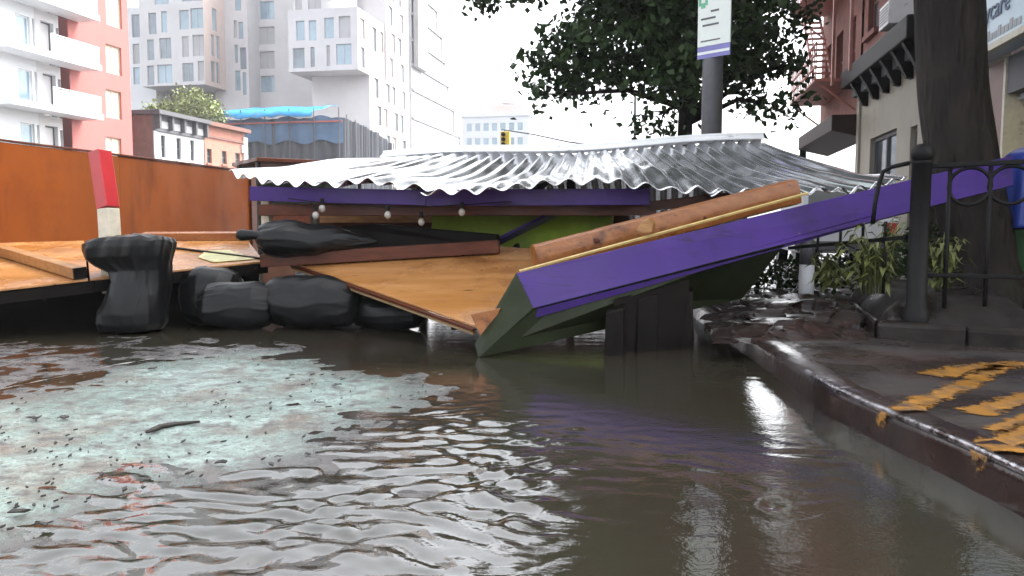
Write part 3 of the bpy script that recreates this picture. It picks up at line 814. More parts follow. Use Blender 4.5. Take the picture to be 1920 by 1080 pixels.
# distant pale mast and traffic light
yT = 42
f = Fac('y', yT, -1)
xm, _ = f.uz(1190, 260)
t = thing('traffic_signal', 'yellow traffic signal hanging from a thin arm over the roof ridge', 'traffic light', (xm, yT, 0))
zt_ = f.uz(1190, 170)[1]
MB().tube([(xm, yT, .1), (xm, yT, zt_)], [.1, .06], 8).build('mast', MT['galv'], t)
pa = [V((f.uz(p, q)[0], yT, f.uz(p, q)[1])) for p, q in ((1190, 282), (1065, 266), (1000, 252), (940, 243))]
MB().tube(pa, [.05, .045, .04, .03], 6).build('arm', MT['galv'], t)
c = V((f.uz(946, 262)[0], yT, f.uz(946, 262)[1]))
hd = MB().box((c.x - .2, c.y - .15, c.z - .42), (c.x + .3, c.y + .15, c.z + .42)).build('signal_head', MT['signalyellow'], t, bevel=.03)
for q in (-1, 0, 1): MB().tube([(c.x - .02, c.y - .155, c.z + q * .26), (c.x - .02, c.y - .3, c.z + q * .26)], .11, 10).build('visor', MT['iron'], hd)
MB().box((c.x - .02, c.y - .02, c.z + .425), (c.x + .02, c.y + .02, pa[-1].z)).build('hanger', MT['galv'], t)

# ================================================================== RIGHT SIDE OF THE STREET
XR = 5.0
fr = Fac('x', XR, -1)
ys = lambda px: PX(px, 200, XR).y
# cream shop with dark bracketed cornice
ya, yb = ys(1745), ys(1611)
t = thing('cream_shop', 'cream rendered shop front with a dark bracketed cornice behind the thick trunk', 'shop', (XR + 2, (ya + yb) / 2, .15))
zc0, zc1 = PX(1660, 152, XR).z, PX(1660, 98, XR).z
ops = [(ys(1683), ys(1634), 1.0, PX(1655, 251, XR).z), (ys(1722), ys(1709), .9, PX(1714, 236, XR).z)]
wl_, ops = wall_part(fr, ya, yb, .1, zc0, ops, MT['cream'], t, depth=.2)
for o in ops: window_part(fr, o, t, MT['darkgrey'], MT['glassd'], depth=.18, fw=.09, mull=1 if o[1] - o[0] > 1 else 0)
MB().box((XR - .5, ya, zc0 + .25), (XR + .3, yb, zc1)).build('cornice', MT['iron'], t, bevel=.03)
MB().box((XR - .2, ya, zc0 + .01), (XR + .3, yb, zc0 + .245)).build('frieze', MT['darkgrey'], t)
for p in (1628, 1648, 1667, 1688, 1711, 1733):
    y = ys(p); MB().prism([(XR - .45, y, zc0 + .245), (XR - .01, y, zc0 + .245), (XR - .01, y, zc0 - .35), (XR - .14, y, zc0 - .32), (XR - .3, y, zc0)], (0, .16, 0)).build('bracket', MT['iron'], t)
MB().box((XR - .06, yb - .3, .1), (XR - .003, yb, zc0 - .01)).build('corner_pilaster', MT['cream'], t)
core((XR + .31, ya + .02, .1), (XR + 8, yb - .02, zc1 + .1), MT['cream'], t, 'rear_mass')

# brick building with iron fire escape
y2 = PX(1540, 150, XR).y
t = thing('brick_tenement', 'red brick tenement with dark brown canopy at the corner', 'building', (XR + 3, (yb + y2) / 2, .15))
zc_ = 4.05
ops = []
for z in (5.2, 8.4, 11.6):
    for p in (1545, 1565, 1588): ops.append((ys(p + 12), ys(p), z, z + 1.7))
wl_, ops = wall_part(fr, yb + .02, y2, zc_, 16, ops, MT['brick'], t)
for o in ops: window_part(fr, o, t, MT['brownwall'], MT['glass'], cross=True, sill=MT['brick'])
ops = [(ya - 3 + k * 2.6, ya - 1.9 + k * 2.6, zz, zz + 1.7) for k in range(4) for zz in (6.0, 9.2, 12.4)]
wl_, ops = wall_part(Fac('x', XR + .05, -1), 11, yb, zc1 + .12, 16, ops, MT['brick'], t)
for o in ops: window_part(Fac('x', XR + .05, -1), o, t, MT['brownwall'], MT['glass'], cross=True, sill=MT['brick'])
MB().box((XR + .35, 11.1, zc1 + .15), (XR + 9, y2 - .02, 15.9)).build('rear_mass', MT['brick'], t)
MB().prism([(XR + .3, yb + .03, 3.35), (XR - .7, yb + .03, 3.6), (XR - .7, yb + .03, 4.03), (XR + .3, yb + .03, 4.03)], (0, y2 - yb, 0)).build('canopy', MT['canopy'], t, bevel=.02)
MB().box((XR + 2.6, yb + .03, .1), (XR + 3.0, y2 + 2, 4.02)).build('shop_wall', MT['white'], t)
MB().box((XR - .65, y2 - .15, .1), (XR - .45, y2 + .05, 3.62)).build('canopy_post', MT['iron'], t)
MB().box((XR - .15, yb, 15.9), (XR + .3, y2 + .1, 16.4)).build('cornice', MT['brownwall'], t)
# fire escape: its own thing
t = thing('fire_escape', 'red oxide iron fire escape with stairs and platforms on the brick tenement', 'fire escape', (XR - .6, (yb + y2) / 2, 5))
def plat(z, y0_, y1_):
    pl = MB().box((XR - 1.15, y0_, z), (XR - .03, y1_, z + .07)).build('platform', MT['escape'], t)
    for h_ in (.4, .75, 1.05): MB().box((XR - 1.14, y0_, z + h_), (XR - 1.09, y1_, z + h_ + .05)).build('guard_rail', MT['escape'], pl)
    n_ = int((y1_ - y0_) / .3)
    for k in range(n_ + 1):
        yy = y0_ + (y1_ - y0_ - .04) * k / n_; MB().box((XR - 1.13, yy, z + .07), (XR - 1.1, yy + .03, z + 1.05)).build('baluster', MT['escape'], pl)
    for yy in (y0_ + .1, y1_ - .1): MB().beam((XR - .03, yy, z - .8), (XR - 1.05, yy, z - .02), .05, .05).build('bracket', MT['escape'], pl)
yp, yq = yb + .3, y2 - .8
plat(5.0, yp, yq); plat(7.95, yp - 4, yq); plat(10.9, yp, yq)
for (z0, z1, a, b) in ((5.05, 7.95, yp + 1.2, yq - .9), (8.0, 10.9, yq - .9, yp + 1.2)):
    st = MB()
    for x in (XR - .95, XR - .45): st.beam((x, a, z0 + .1), (x, b, z1), .04, .16)
    st = st.build('stair', MT['escape'], t)
    for k in range(13):
        u = (k + .5) / 13; yy = a + (b - a) * u; zz = z0 + .1 + (z1 - z0 - .1) * u
        MB().box((XR - .93, yy - .12, zz), (XR - .47, yy + .12, zz + .03)).build('tread', MT['escape'], st)
    MB().tube([(XR - .97, a, z0 + 1.0), (XR - .97, b, z1 + .9)], .025, 6).build('handrail', MT['escape'], st)
for p in (1601, 1568):
    y = PX(p, 150, XR - 1.1).y; MB().box((XR - 1.22, y - .06, 4.4), (XR - 1.16, y + .06, 14)).build('upright', MT['escape'], t)
# air conditioner on the brick
y = ys(1696); z = PX(1696, 55, XR).z
t = thing('window_air_conditioner', 'white window air conditioner on the brick wall above the dark cornice', 'air conditioner', (XR - .2, y, z))
b_ = MB().box((XR - .5, y - .4, z), (XR + .04, y + .4, z + .5)).build('casing', MT['wmetal'], t, bevel=.02)
for k in range(6): MB().box((XR - .51, y - .34, z + .07 + k * .065), (XR - .502, y + .34, z + .1 + k * .065)).build('grille_slat', MT['grey'], b_)

# near storefront with pale blue sign
y0_, y1_ = 6.0, ys(1836)
t = thing('day_care_shop', 'storefront with brown pilaster and half raised grey shutter beside the thick trunk', 'shop', (XR + 2, 9, .15))
zs = PX(1880, 79, XR - .4).z
MB().box((XR + .45, y0_, .1), (XR + 6, y1_, 9)).build('rear_mass', MT['brownwall'], t)
MB().box((XR, ys(1882), .1), (XR + .45, y1_, zs - .06)).build('pilaster', MT['brownwall'], t, bevel=.02)
MB().box((XR - .04, ys(1888), .1), (XR + .4, ys(1884), zs - .06)).build('door_jamb', MT['offwhite'], t)
MB().box((XR - .02, y0_, zs - .62), (XR + .4, ys(1890), zs - .06)).build('lintel', MT['darkgrey'], t)
zsh0, zsh1 = PX(1905, 192, XR + .15).z, zs - .63
sh = MB().box((XR + .14, y0_ + .3, zsh0), (XR + .2, ys(1893), zsh1)).build('roller_shutter', MT['grey'], t)
k = 0; z = zsh0
while z < zsh1 - .05:
    MB().prism([(XR + .138, y0_ + .3, z), (XR + .11, y0_ + .3, z + .02), (XR + .11, y0_ + .3, z + .045), (XR + .138, y0_ + .3, z + .062)], (0, ys(1893) - y0_ - .3, 0)).build('slat', MT['grey'], sh); z += .075
MB().box((XR + .3, y0_ + .3, .15), (XR + .36, ys(1893), zsh0 - .01)).build('yellow_panel', MT['yellowwall'], t)
t = thing('shop_sign', 'pale blue shop sign with dark slanted lettering over the storefront', 'sign', (XR - .3, 9, zs))
MB().box((XR - .4, y0_, zs), (XR - .002, y1_, zs + 1.5)).build('panel', MT['signblue'], t, bevel=.01)
MB().box((XR - .46, y0_ - .05, zs - .05), (XR - .402, y1_ + .05, zs + .045)).build('bottom_trim', MT['offwhite'], t)
def text(s, size, y, z, x, mat, par, rotx=None):
    cu = bpy.data.curves.new('lettering', 'FONT'); cu.body = s; cu.size = size; cu.extrude = .006
    o = bpy.data.objects.new('lettering', cu); COL.objects.link(o); cu.materials.append(mat)
    bpy.context.view_layer.update()
    me = bpy.data.meshes.new_from_object(o.evaluated_get(bpy.context.evaluated_depsgraph_get()))
    bpy.data.objects.remove(o); bpy.data.curves.remove(cu)
    o = bpy.data.objects.new('lettering', me); COL.objects.link(o)
    o.parent = par; o.location = V((x, y, z)) - ORG[par.name]
    o.rotation_euler = Matrix(((0, 0, -1), (-1, 0, 0), (0, 1, 0))).to_euler()
    return o
text('Daycare', .42, PX(1849, 60, XR - .41).y + .56, zs + .42, XR - .41, MT['signtext'], t)
for k in range(9):      # small print too blurred to read: short strokes
    yy = PX(1850, 60, XR - .41).y - .14 * k
    MB().box((XR - .408, yy - .1, zs + .12), (XR - .402, yy, zs + .12 + (.1 if k % 3 else .15))).build('print_line', MT['grey'], t)

# ================================================================== WRECKAGE
# orange wall along the far side of the deck
XW = -8.0
y0_, y1_ = PX(-330, 300, XW).y, PX(466, 330, XW).y
zt0 = PX(100, 278, XW).z
t = thing('orange_wall', 'long orange painted plywood wall behind the lifted deck', 'wall', (XW, (y0_ + y1_) / 2, 0))
edges = [y0_, PX(-90, 300, XW).y, PX(222, 300, XW).y, y1_]
for k, (a, b) in enumerate(zip(edges, edges[1:])):
    MB().box((XW - .02 - .004 * k, a + .004, .62), (XW + .02 - .006 * k, b - .004, zt0 - .01 + .008 * k)).build('panel', MT['orange'], t, bevel=.004)
MB().box((XW - .07, y0_, zt0 + .01), (XW + .03, y1_, zt0 + .035)).build('top_cap', MT['redwood'], t, bevel=.004)
for y in edges[1:3]: MB().box((XW - .12, y - .05, 0), (XW - .03, y + .05, zt0)).build('stud', MT['darkwood'], t)
MB().box((XW - .06, y1_ + .005, 0), (XW + .05, y1_ + .2, zt0 + .02)).build('end_post', MT['redwood'], t, bevel=.006)

# left deck: plywood sheets, tilted up on the bags
PL = plane3(P(0, 540, 6.9), P(490, 490, 8.2), P(0, 455, 9.5))
t = thing('lifted_deck', 'tilted plywood deck lifted by flood water in front of the orange wall', 'deck', P(200, 500, 7.6) * 1)
def sheet(pxs, pl, th, nm, m, par, gap=0):
    pts = [PP(a, b, pl) for a, b in pxs]; c = sum(pts, V()) / len(pts)
    pts = [p + (c - p).normalized() * gap for p in pts]
    return MB().prism(pts, pl[1] * -th).build(nm, m, par, bevel=.003)
for q in ([(-420, 590), (-140, 558), (-140, 459), (-420, 470)], [(-138, 557.8), (165, 523.5), (158, 451), (-138, 459)], [(168, 523), (495, 489.5), (462, 446), (161, 451)]):
    s = sheet(q, PL, .02, 'plywood_sheet', MT['ply'], t, .004)
for pa, pb in (((-420, 590), (165, 523.5)), ((168, 523), (495, 489.5))):
    a, b = PP(*pa, PL) - PL[1] * .075, PP(*pb, PL) - PL[1] * .075
    MB().beam(a + V((0, .06, 0)), b + V((0, .06, 0)), .04, .1, PL[1]).build('front_joist', MT['darkwood'], t)
for k in range(5):
    u = k / 4; a = PP(-300 + 760 * u, 580 - 88 * u, PL) - PL[1] * .09; b = PP(-300 + 740 * u, 470 - 20 * u, PL) - PL[1] * .09
    MB().beam(a.lerp(b, .04), b, .04, .13, PL[1]).build('joist', MT['darkwood'], t)

for k, (qa, qb) in enumerate((((-420, 470), (-120, 458.5)), ((-138, 459), (178, 450.6)), ((161, 451), (462, 446)))):  # dark boards added at the rear to keep the space under the deck black
    a, b = PP(*qa, PL) + V((.15, 0, 0)), PP(*qb, PL) + V((.15, 0, 0))
    MB().prism([V((a.x, a.y, -.1)), V((b.x, b.y, -.1)), b - PL[1] * .2, a - PL[1] * .2], V((-.03, .02 + .011 * k, 0))).build('added_dark_board', MT['darkwood'], t)

# loose lumber on the left deck
def lumber(nm, p0, p1, w, h, mat, label, cat='plank', up=(0, 0, 1), bev=.006):
    o = MB().beam(p0, p1, w, h, up).build(nm, mat, bevel=bev); return tag(o, label, cat)
n_ = PL[1]
lumber('loose_plank', PP(-120, 442, PL) + n_ * .06, PP(150, 524, PL) + n_ * .06, .11, .1, MT['plank'], 'yellow pine beam lying across the deck with its dark end towards the road', up=n_)
MB().beam(PP(150.5, 524.2, PL) + n_ * .06, PP(152.5, 524.8, PL) + n_ * .06, .113, .103, n_).build('cut_end', MT['darkwood'], None)
e_ = bpy.data.objects['cut_end']; pr = bpy.data.objects['loose_plank']; e_.parent = pr; e_.location = ORG['cut_end'] - ORG['loose_plank']
lumber('loose_batten', PP(270, 450, PL) + n_ * .045, PP(470, 449, PL) + n_ * .045, .16, .09, MT['timber'], 'orange-brown batten lying along the foot of the orange wall', 'batten', up=n_)
lumber('thin_strip', PP(290, 462, PL) + n_ * .012, PP(492, 487, PL) + n_ * .012, .035, .018, MT['darkwood'], 'thin dark wooden strip lying diagonally on the deck', 'strip', up=n_, bev=.002)
rp = [PP(a, b, PL) + n_ * .006 for a, b in ((385, 472), (430, 470), (478, 487), (400, 493), (372, 484))]
tag(MB().prism(rp, n_ * .004).build('torn_yellow_sheet', pmat('pale_yellow_sheet', (.5, .48, .2), .4, var=.3, scale=8, dirt=(.3, .2, .1), dscale=6)), 'torn pale yellow sheet lying at the deck corner', 'sheet')

# red and white post standing in the draped bag
a, b, c = P(209, 452, 7.5), P(203, 391, 7.52), P(187, 284, 7.56)
t = thing('marker_post', 'square post painted red above and off-white below standing in a black bag', 'post', (a.x, a.y, .3))
MB().beam(V((a.x, a.y, .35)), b, .14, .14, (.2, 1, .1)).build('white_base', MT['offwhite'], t, bevel=.008)
MB().beam(b + (c - b).normalized() * .002, c, .146, .146, (.2, 1, .1)).build('red_shaft', MT['red'], t, bevel=.008)

# bags
def bag(name, label, c, axis, prof, squash, seed, fold=.06, neck=False, group=None):
    """c base centre, axis unit vector, prof [(s, r)] along the axis, squash (side, up)"""
    ax = V(axis).normalized(); sd = ax.cross(V((0, 0, 1)))
    if sd.length < .1: sd = V((1, 0, 0))
    sd.normalize(); u = sd.cross(ax).normalized(); rows = []; n = 100; m = 64
    S = [p[0] for p in prof]; Rr = [p[1] for p in prof]; rs_ = random.Random(seed); ph = [rs_.random() * 6 for _ in range(6)]; LL = S[-1] - S[0]
    for i in range(m + 1):
        s = S[0] + LL * i / m; r = float(np.interp(s, S, Rr)); row = []; e = max(0, 1 - min(s - S[0], S[-1] - s) / (.28 * LL))
        for k in range(n + 1):
            q = 2 * math.pi * (k % n) / n; co, si = math.cos(q), math.sin(q)
            f_ = 1 + fold * (.6 * math.sin(3 * q + ph[0] + s * 2) + .5 * math.sin(2 * q + ph[2]))
            f_ -= .11 * e * abs(math.sin(5.5 * q + ph[3] + .8 * noise.noise(V((s * 3, co, si))))) ** .6
            d_ = sd * co * squash[0] + u * si * squash[1]
            p = V(c) + ax * s + d_ * r * f_
            n1 = noise.noise(V((s * 2.6 + seed, 2.4 * co + s, 2.4 * si))); n2 = noise.noise(V((s * 6 + seed, 5 * co, 5 * si + s * 2)))
            nz = noise.noise(p * 3 + V((seed, 0, 0))) * .045 + .007 * max(0, 1 - abs(n1) * 3) ** 1.5
            p = p + d_.normalized() * nz * min(1, r / .08)
            if p.z < -.03: p.z = -.03 + (p.z + .03) * .1
            row.append(p)
        rows.append(row)
    mb = MB().grid(rows)
    o = mb.build(name, MT['black'], smooth=True)
    bm = bmesh.new(); bm.from_mesh(o.data); bmesh.ops.remove_doubles(bm, verts=bm.verts, dist=.0005); bmesh.ops.recalc_face_normals(bm, faces=bm.faces); bm.to_mesh(o.data); bm.free()
    return tag(o, label, 'bag', group)
BG = 'black ballast bags'
c = G(214, 628)
def draped_bag():
    """bag hanging over the deck edge: narrow body, wide flat flared top"""
    ring = [(628, 207, 30, 24), (625, 207, 52, 50), (612, 209, 59, 60), (590, 209, 61, 63), (560, 217, 55, 58), (530, 223, 51, 52), (512, 221, 55, 50), (498, 207, 72, 54), (486, 201, 81, 60), (468, 202, 83, 64), (457, 203, 82, 64), (450, 205, 76, 58), (447, 205, 50, 45), (447, 206, 8, 8)]
    d0 = 7.15; k_ = d0 / F; rows = []; n = 120; fine = []
    for i in range(len(ring) * 6 - 5):
        f_ = i / 6; a = int(min(f_, len(ring) - 2)); u = f_ - a; fine.append([ring[a][q] * (1 - u) + ring[a + 1][q] * u for q in range(4)])
    for (py, px, hw, hd) in fine:
        c0 = P(px, py, d0) + V((0, .3, 0)); z = c0.z if py < 620 else max(-.03, c0.z); row = []; up = min(1, max(0, (560 - py) / 90))
        for k in range(n + 1):
            q = 2 * math.pi * (k % n) / n
            f2 = 1 + (.015 + .02 * up) * math.sin(7 * q + 1.3 + z * 3) + .02 * math.sin(4 * q + z * 5) + .02 * up * math.sin(15 * q - z * 9)
            co, si = math.cos(q), math.sin(q); co = math.copysign(abs(co) ** .8, co); si = math.copysign(abs(si) ** .8, si)
            p = V((c0.x, c0.y, z)) + V((co * hw * k_ * f2, si * hd * k_ * f2, 0))
            p.z += .03 * up * co - .03 * up * si + .008 * noise.noise(p * 9)
            n1 = noise.noise(V((2.6 * co, 2.6 * si + z, z * 2.2))); n2 = noise.noise(V((5 * co + z * 2, 5 * si, z * 4)))
            p += V((co, si, 0)) * (.03 * noise.noise(p * 3) + .009 * max(0, 1 - abs(n1) * 3) ** 1.5)
            p.z -= up * .05 * abs(noise.noise(V((co * 2, si * 2, 3))))
            row.append(p)
        rows.append(row)
    o = MB().grid(rows).build('black_bag', MT['black'], smooth=True)
    bm = bmesh.new(); bm.from_mesh(o.data); bmesh.ops.remove_doubles(bm, verts=bm.verts, dist=.0005); bmesh.ops.recalc_face_normals(bm, faces=bm.faces); bm.to_mesh(o.data); bm.free()
    tag(o, 'draped black plastic bag with flared top holding the red and white post', 'bag', BG)
draped_bag()
def lying(label, p0, p1, y, r, sq, seed):
    a, b = G(*p0), G(*p1); a.z = b.z = r * sq[1] * .96; ax = (b - a); L_ = ax.length
    ax.y += 0
    prof = [(0, .02), (.04 * L_, r * .55), (.14 * L_, r * .88), (.4 * L_, r), (.7 * L_, r * .97), (.9 * L_, r * .8), (.97 * L_, r * .5), (L_, .02)]
    return bag('black_bag', label, a + V((0, y, 0)), ax, prof, sq, seed, .045, group=BG)
lying('black bag under the deck just beside the draped bag', (275, 622), (400, 622), .55, .3, (1, .95), 11)
lying('black bag slumped under the deck in the middle of the row', (345, 622), (505, 619), .2, .26, (1, .9), 12)
lying('smooth fat black bag under the meeting point of both decks', (470, 617), (655, 626), .25, .27, (1, .95), 13)
lying('black bag half hidden under the lower plywood sheet', (625, 624), (775, 630), .4, .19, (1, .9), 14)
bag('black_bag', 'black bag lying on top behind the fat bag', G(490, 600) + V((0, .7, .36)), (1, .1, -.1), [(0, .02), (.08, .16), (.3, .22), (.7, .22), (1.0, .17), (1.1, .02)], (1, .8), 15, group=BG)

# right deck: the sheet that slopes into the water
PR = plane3(P(893, 610, 6.2), P(545, 490, 8.3), P(965, 468, 8.1))
t = thing('sloping_deck', 'wet plywood deck sheet sloping down into the water towards the purple panel', 'deck', G(890, 640))
nr = PR[1]
sheet([(500, 478), (552, 492), (893, 611), (935, 600), (1010, 530), (1060, 470), (700, 446)], PR, .02, 'plywood_sheet', MT['ply'], t)
a, b = PP(545, 491, PR), PP(888, 611, PR)
MB().beam(a - nr * .034, b - nr * .034, .03, .022, nr).build('edge_board', MT['redwood'], t)
MB().beam(a - nr * .062 + V((0, .02, 0)), b - nr * .062 + V((0, .02, 0)), .04, .022, nr).build('edge_board', MT['plyedge'], t)
q = [P(882, 590, 6.12), P(938, 578, 6.16), P(925, 612, 6.16), P(905, 640, 6.14)]
MB().prism(q, V((.0, .05, .0))).build('end_block', MT['timber'], t, bevel=.004)
for k in range(3):
    u = .25 + .3 * k; a2 = PP(545 + 345 * u, 491 + 120 * u, PR) - nr * .1; b2 = PP(800 + 200 * u, 450, PR) - nr * .1
    MB().beam(a2.lerp(b2, .05), b2, .04, .13, nr).build('joist', MT['darkwood'], t)

# timbers lying on the sloping deck
lumber('red_brown_beam', P(492, 489, 8.15), P(936, 462, 8.0), .14, .13, MT['redwood'], 'long red-brown beam lying along the back of the sloping deck', 'beam')
o = MB().prism([P(600, 470, 8.5), P(640, 424, 8.5), P(700, 420, 8.5), P(932, 440, 8.3), P(934, 467, 8.3)], V((-.05, .35, 0))).build('dark_bench', MT['darkwood'], bevel=.01); tag(o, 'dark wet bench board lying under the collapsed roof', 'bench')
bag('black_bag', 'tied black bag lying on the deck under the left end of the roof', P(478, 446, 7.95), (P(705, 452, 8.1) - P(478, 446, 7.95)), [(0, .02), (.03, .13), (.1, .18), (.3, .2), (.6, .17), (.9, .12), (1.1, .07), (1.2, .02)], (1, .86), 21, .05, group=BG)
mb = MB().tube([P(500, 446, 7.9), P(478, 441, 7.88), P(452, 441, 7.86), P(445, 440, 7.86)], [.07, .045, .06, .045], 12); o = mb.build('bag_neck', MT['black'], None, smooth=True)
pr = [x for x in bpy.data.objects if x.get('label', '').startswith('tied black')][0]; o.parent = pr; o.location = ORG['bag_neck'] - ORG[pr.name]

# corrugated roof
ev = [(428, 322, 8.7), (520, 345, 8.15), (680, 346, 7.8), (800, 356, 7.6), (950, 353, 7.5), (1110, 342, 7.55), (1200, 351, 7.45), (1320, 361, 7.4), (1500, 361, 7.6), (1600, 353, 7.8), (1692, 332, 8.1)]
E = [P(*q) for q in ev]
def cat(pts, t_):
    n = len(pts) - 1; f_ = min(t_ * n, n - 1e-6); i = int(f_); u = f_ - i
    p0, p1, p2, p3 = pts[max(i - 1, 0)], pts[i], pts[i + 1], pts[min(i + 2, n)]
    return .5 * ((2 * p1) + (p2 - p0) * u + (2 * p0 - 5 * p1 + 4 * p2 - p3) * u * u + (3 * p1 - p0 - 3 * p2 + p3) * u ** 3)
Eu = interp_poly([cat(E, i / 200) for i in range(201)], 401)
R0, R1 = P(722, 300, 11.9), P(1430, 268, 11.6)
NC = 31
t = thing('corrugated_roof', 'collapsed wavy corrugated metal roof sagging over the wrecked dining shed', 'roof', P(1060, 640, 9) * 1)
def roof_pt(u, v, k):
    i = u * 400; a = Eu[int(min(i, 399))].lerp(Eu[int(min(i, 399)) + 1], i - int(min(i, 399)))
    r = R0.lerp(R1, u) + V((0, 0, .03 * math.sin(u * 9)))
    p = a.lerp(r, v)
    p.z += .07 * math.sin(v * math.pi) * math.sin(u * 11 + 1) - .05 * math.sin(v * math.pi)
    ph = u * NC * 2 * math.pi + .9 * noise.noise(V((u * 9, v * 1.5, 7)))
    p.z += .03 * math.sin(ph) * (1 + .45 * noise.noise(V((u * 24, v * 2, 0)))) + .05 * noise.noise(V((u * 7, v * 2.5, 2))) * (1 - .6 * v) + .025 * noise.noise(V((u * 25, v * 6, 4))) * (1 - v)
    p.z += .012 * (k % 2)
    return p
cuts = [0, .17, .34, .545, .7, .85, 1.0]
for k in range(6):
    u0, u1 = cuts[k], min(1, cuts[k + 1] + .012); nn_ = int((u1 - u0) * NC * 10); rows = []
    lift = .03 * rnd.random()
    for i in range(nn_ + 1):
        u = u0 + (u1 - u0) * i / nn_
        vs_ = [-.012 * (k % 3) + (1.0 + .012 * (k % 3)) * j / 60 for j in range(61)]
        rows.append([roof_pt(u, v, k) + V((0, 0, lift * max(0, (.3 - v)) / .3 * ((u - u0) / (u1 - u0)))) for v in vs_])
    o = MB().grid(rows).build('roof_sheet', MT['metal'], t, smooth=True, fix=False)
    o.modifiers.new('thick', 'SOLIDIFY').thickness = .004
mb = MB(); pts = [R0.lerp(R1, i / 20) + V((0, -.02, .05 + .03 * math.sin(i / 20 * 9))) for i in range(21)]
for a, b in zip(pts, pts[1:]): pass
rows = []
for p in pts: rows.append([p + V((0, -.2, -.03)), p + V((0, -.07, .03)), p + V((0, -.06, .07)), p + V((0, .06, .07)), p + V((0, .2, -.03))])
o = MB().grid(rows).build('ridge_cap', MT['wmetal'], t, smooth=False, fix=False); o.modifiers.new('thick', 'SOLIDIFY').thickness = .012
# back slope
rows = []
for i in range(300):
    u = i / 299; r = R0.lerp(R1, u) + V((0, 0, .03 * math.sin(u * 9)))
    rows.append([r + V((0, 2.6 * v, -1.3 * v + .03 * math.sin(u * NC * 2 * math.pi))) for v in (0, .5, 1)])
MB().grid(rows).build('rear_roof_sheet', MT['metal'], t, smooth=True, fix=False)
# timber under the eave
MB().beam(P(470, 363, 8.35), P(800, 371, 7.85), .05, .15).build('fascia_board', MT['purple'], t, bevel=.004)
MB().beam(P(800, 371, 7.85), P(1218, 369, 7.8), .05, .16).build('fascia_board', MT['purple'], t, bevel=.004)
MB().beam(P(488, 394, 8.4), P(1230, 393, 8.1), .1, .12).build('eave_beam', MT['redwood'], t, bevel=.006)
MB().beam(P(1120, 398, 8.2), P(1420, 364, 7.9), .1, .1).build('rafter', MT['redwood'], t, bevel=.006)
for px in (760, 980, 1190): MB().beam(P(px, 384, 8.3), R0.lerp(R1, (px - 600) / 800) - V((0, 0, .16)), .06, .1).build('rafter', MT['darkwood'], t)
MB().beam(P(500, 372, 8.5), V((P(500, 372, 8.5).x, P(500, 372, 8.5).y, .7)), .09, .09, (0, 1, 0)).build('post', MT['offwhite'], t)
for u in (.1, .5, .92):
    p = R0.lerp(R1, u); MB().beam(p - V((0, 0, .1)), V((p.x, p.y, 0)), .12, .12, (0, 1, 0)).build('post', MT['darkwood'], t)

# green wall lying inside, with violet brace
t = thing('green_wall_panel', 'lime green wall panel with violet diagonal brace seen under the roof', 'panel', G(960, 560))
q = [P(812, 400, 9.2), P(1150, 388, 8.7), P(1130, 520, 8.5), P(800, 500, 9.0)]
MB().prism(q, V((.02, .06, 0))).build('board', MT['green'], t)
MB().beam(P(915, 462, 8.75), P(1050, 396, 8.6), .03, .17, (0, -1, .3)).build('brace', MT['purple'], t)
t = thing('rear_shed_wall', 'brown rear wall of the wrecked dining shed in shade under the roof', 'wall', G(700, 530))
q = [P(595, 380, 10.2), P(1180, 376, 10.6), P(1180, 500, 10.6), P(595, 500, 10.2)]
MB().prism(q, V((0, .08, 0))).build('board', MT['redwood'], t)
MB().beam(P(600, 410, 10.1), P(820, 410, 10.1), .04, .1).build('rail', MT['plank'], t)

# string of bulbs under the eave
t = thing('string_light', 'string of clear glass bulbs hanging under the sagging roof edge', 'string light', P(720, 390, 8.0))
bp_ = [(604, 391, 7.95), (592, 404, 7.9), (727, 403, 7.8), (790, 416, 8.0), (866, 398, 7.75)]
wire = [P(540, 372, 8.0), P(604, 380, 7.95), P(660, 384, 7.9), P(727, 388, 7.8), P(800, 388, 7.8), P(866, 384, 7.75), P(960, 378, 7.7)]
MB().tube(wire, .006, 6).build('cable', MT['iron'], t)
for (a, b, d_) in bp_:
    c = P(a, b, d_); s = MB().tube([c + V((0, 0, .045)), c + V((0, 0, .1))], .022, 8).build('socket', MT['iron'], t)
    MB().sphere(c, .034, 12, 8, (1, 1, 1.15)).build('bulb', MT['bulb'], s, smooth=True)

# the purple and green side panel, tipped over
A0, B0, C0 = P(968, 512, 6.32), P(1000, 578, 6.08), P(898, 671, 6.0)
A1, B1 = P(1900, 291, 6.9), P(1900, 347, 6.72)
t = thing('purple_side_panel', 'tilted purple topped side wall of the shed with dark green underside', 'panel', (C0.x, C0.y, 0))
dv = (A1 - A0).normalized(); inn = V((.0, .05, -.012))
MB().hexa([A0, B0, B0 + inn * 1.1, A0 + inn], [A1, B1, B1 + inn * 1.1, A1 + inn]).build('purple_board', MT['purple'], t, bevel=.006)
YE = P(1515, 365, 6.78)
MB().beam(A0 + V((.02, .03, .012)), YE + V((0, .02, .012)), .022, .016, (0, -.4, 1)).build('raw_top_edge', MT['paleedge'], t)
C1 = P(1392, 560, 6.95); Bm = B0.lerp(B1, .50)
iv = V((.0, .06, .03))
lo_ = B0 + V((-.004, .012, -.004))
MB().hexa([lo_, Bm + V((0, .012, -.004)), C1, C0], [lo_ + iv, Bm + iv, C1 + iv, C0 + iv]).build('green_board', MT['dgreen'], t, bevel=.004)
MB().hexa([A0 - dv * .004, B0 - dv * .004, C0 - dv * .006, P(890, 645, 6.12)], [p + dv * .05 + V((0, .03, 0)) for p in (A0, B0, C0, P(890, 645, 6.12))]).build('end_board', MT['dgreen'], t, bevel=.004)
MB().prism([P(1000, 579, 6.1), P(1640, 402, 6.55), P(1640, 416, 6.57), P(1004, 596, 6.12)], V((0, .02, 0))).build('shadow_batten', MT['purple'], t)

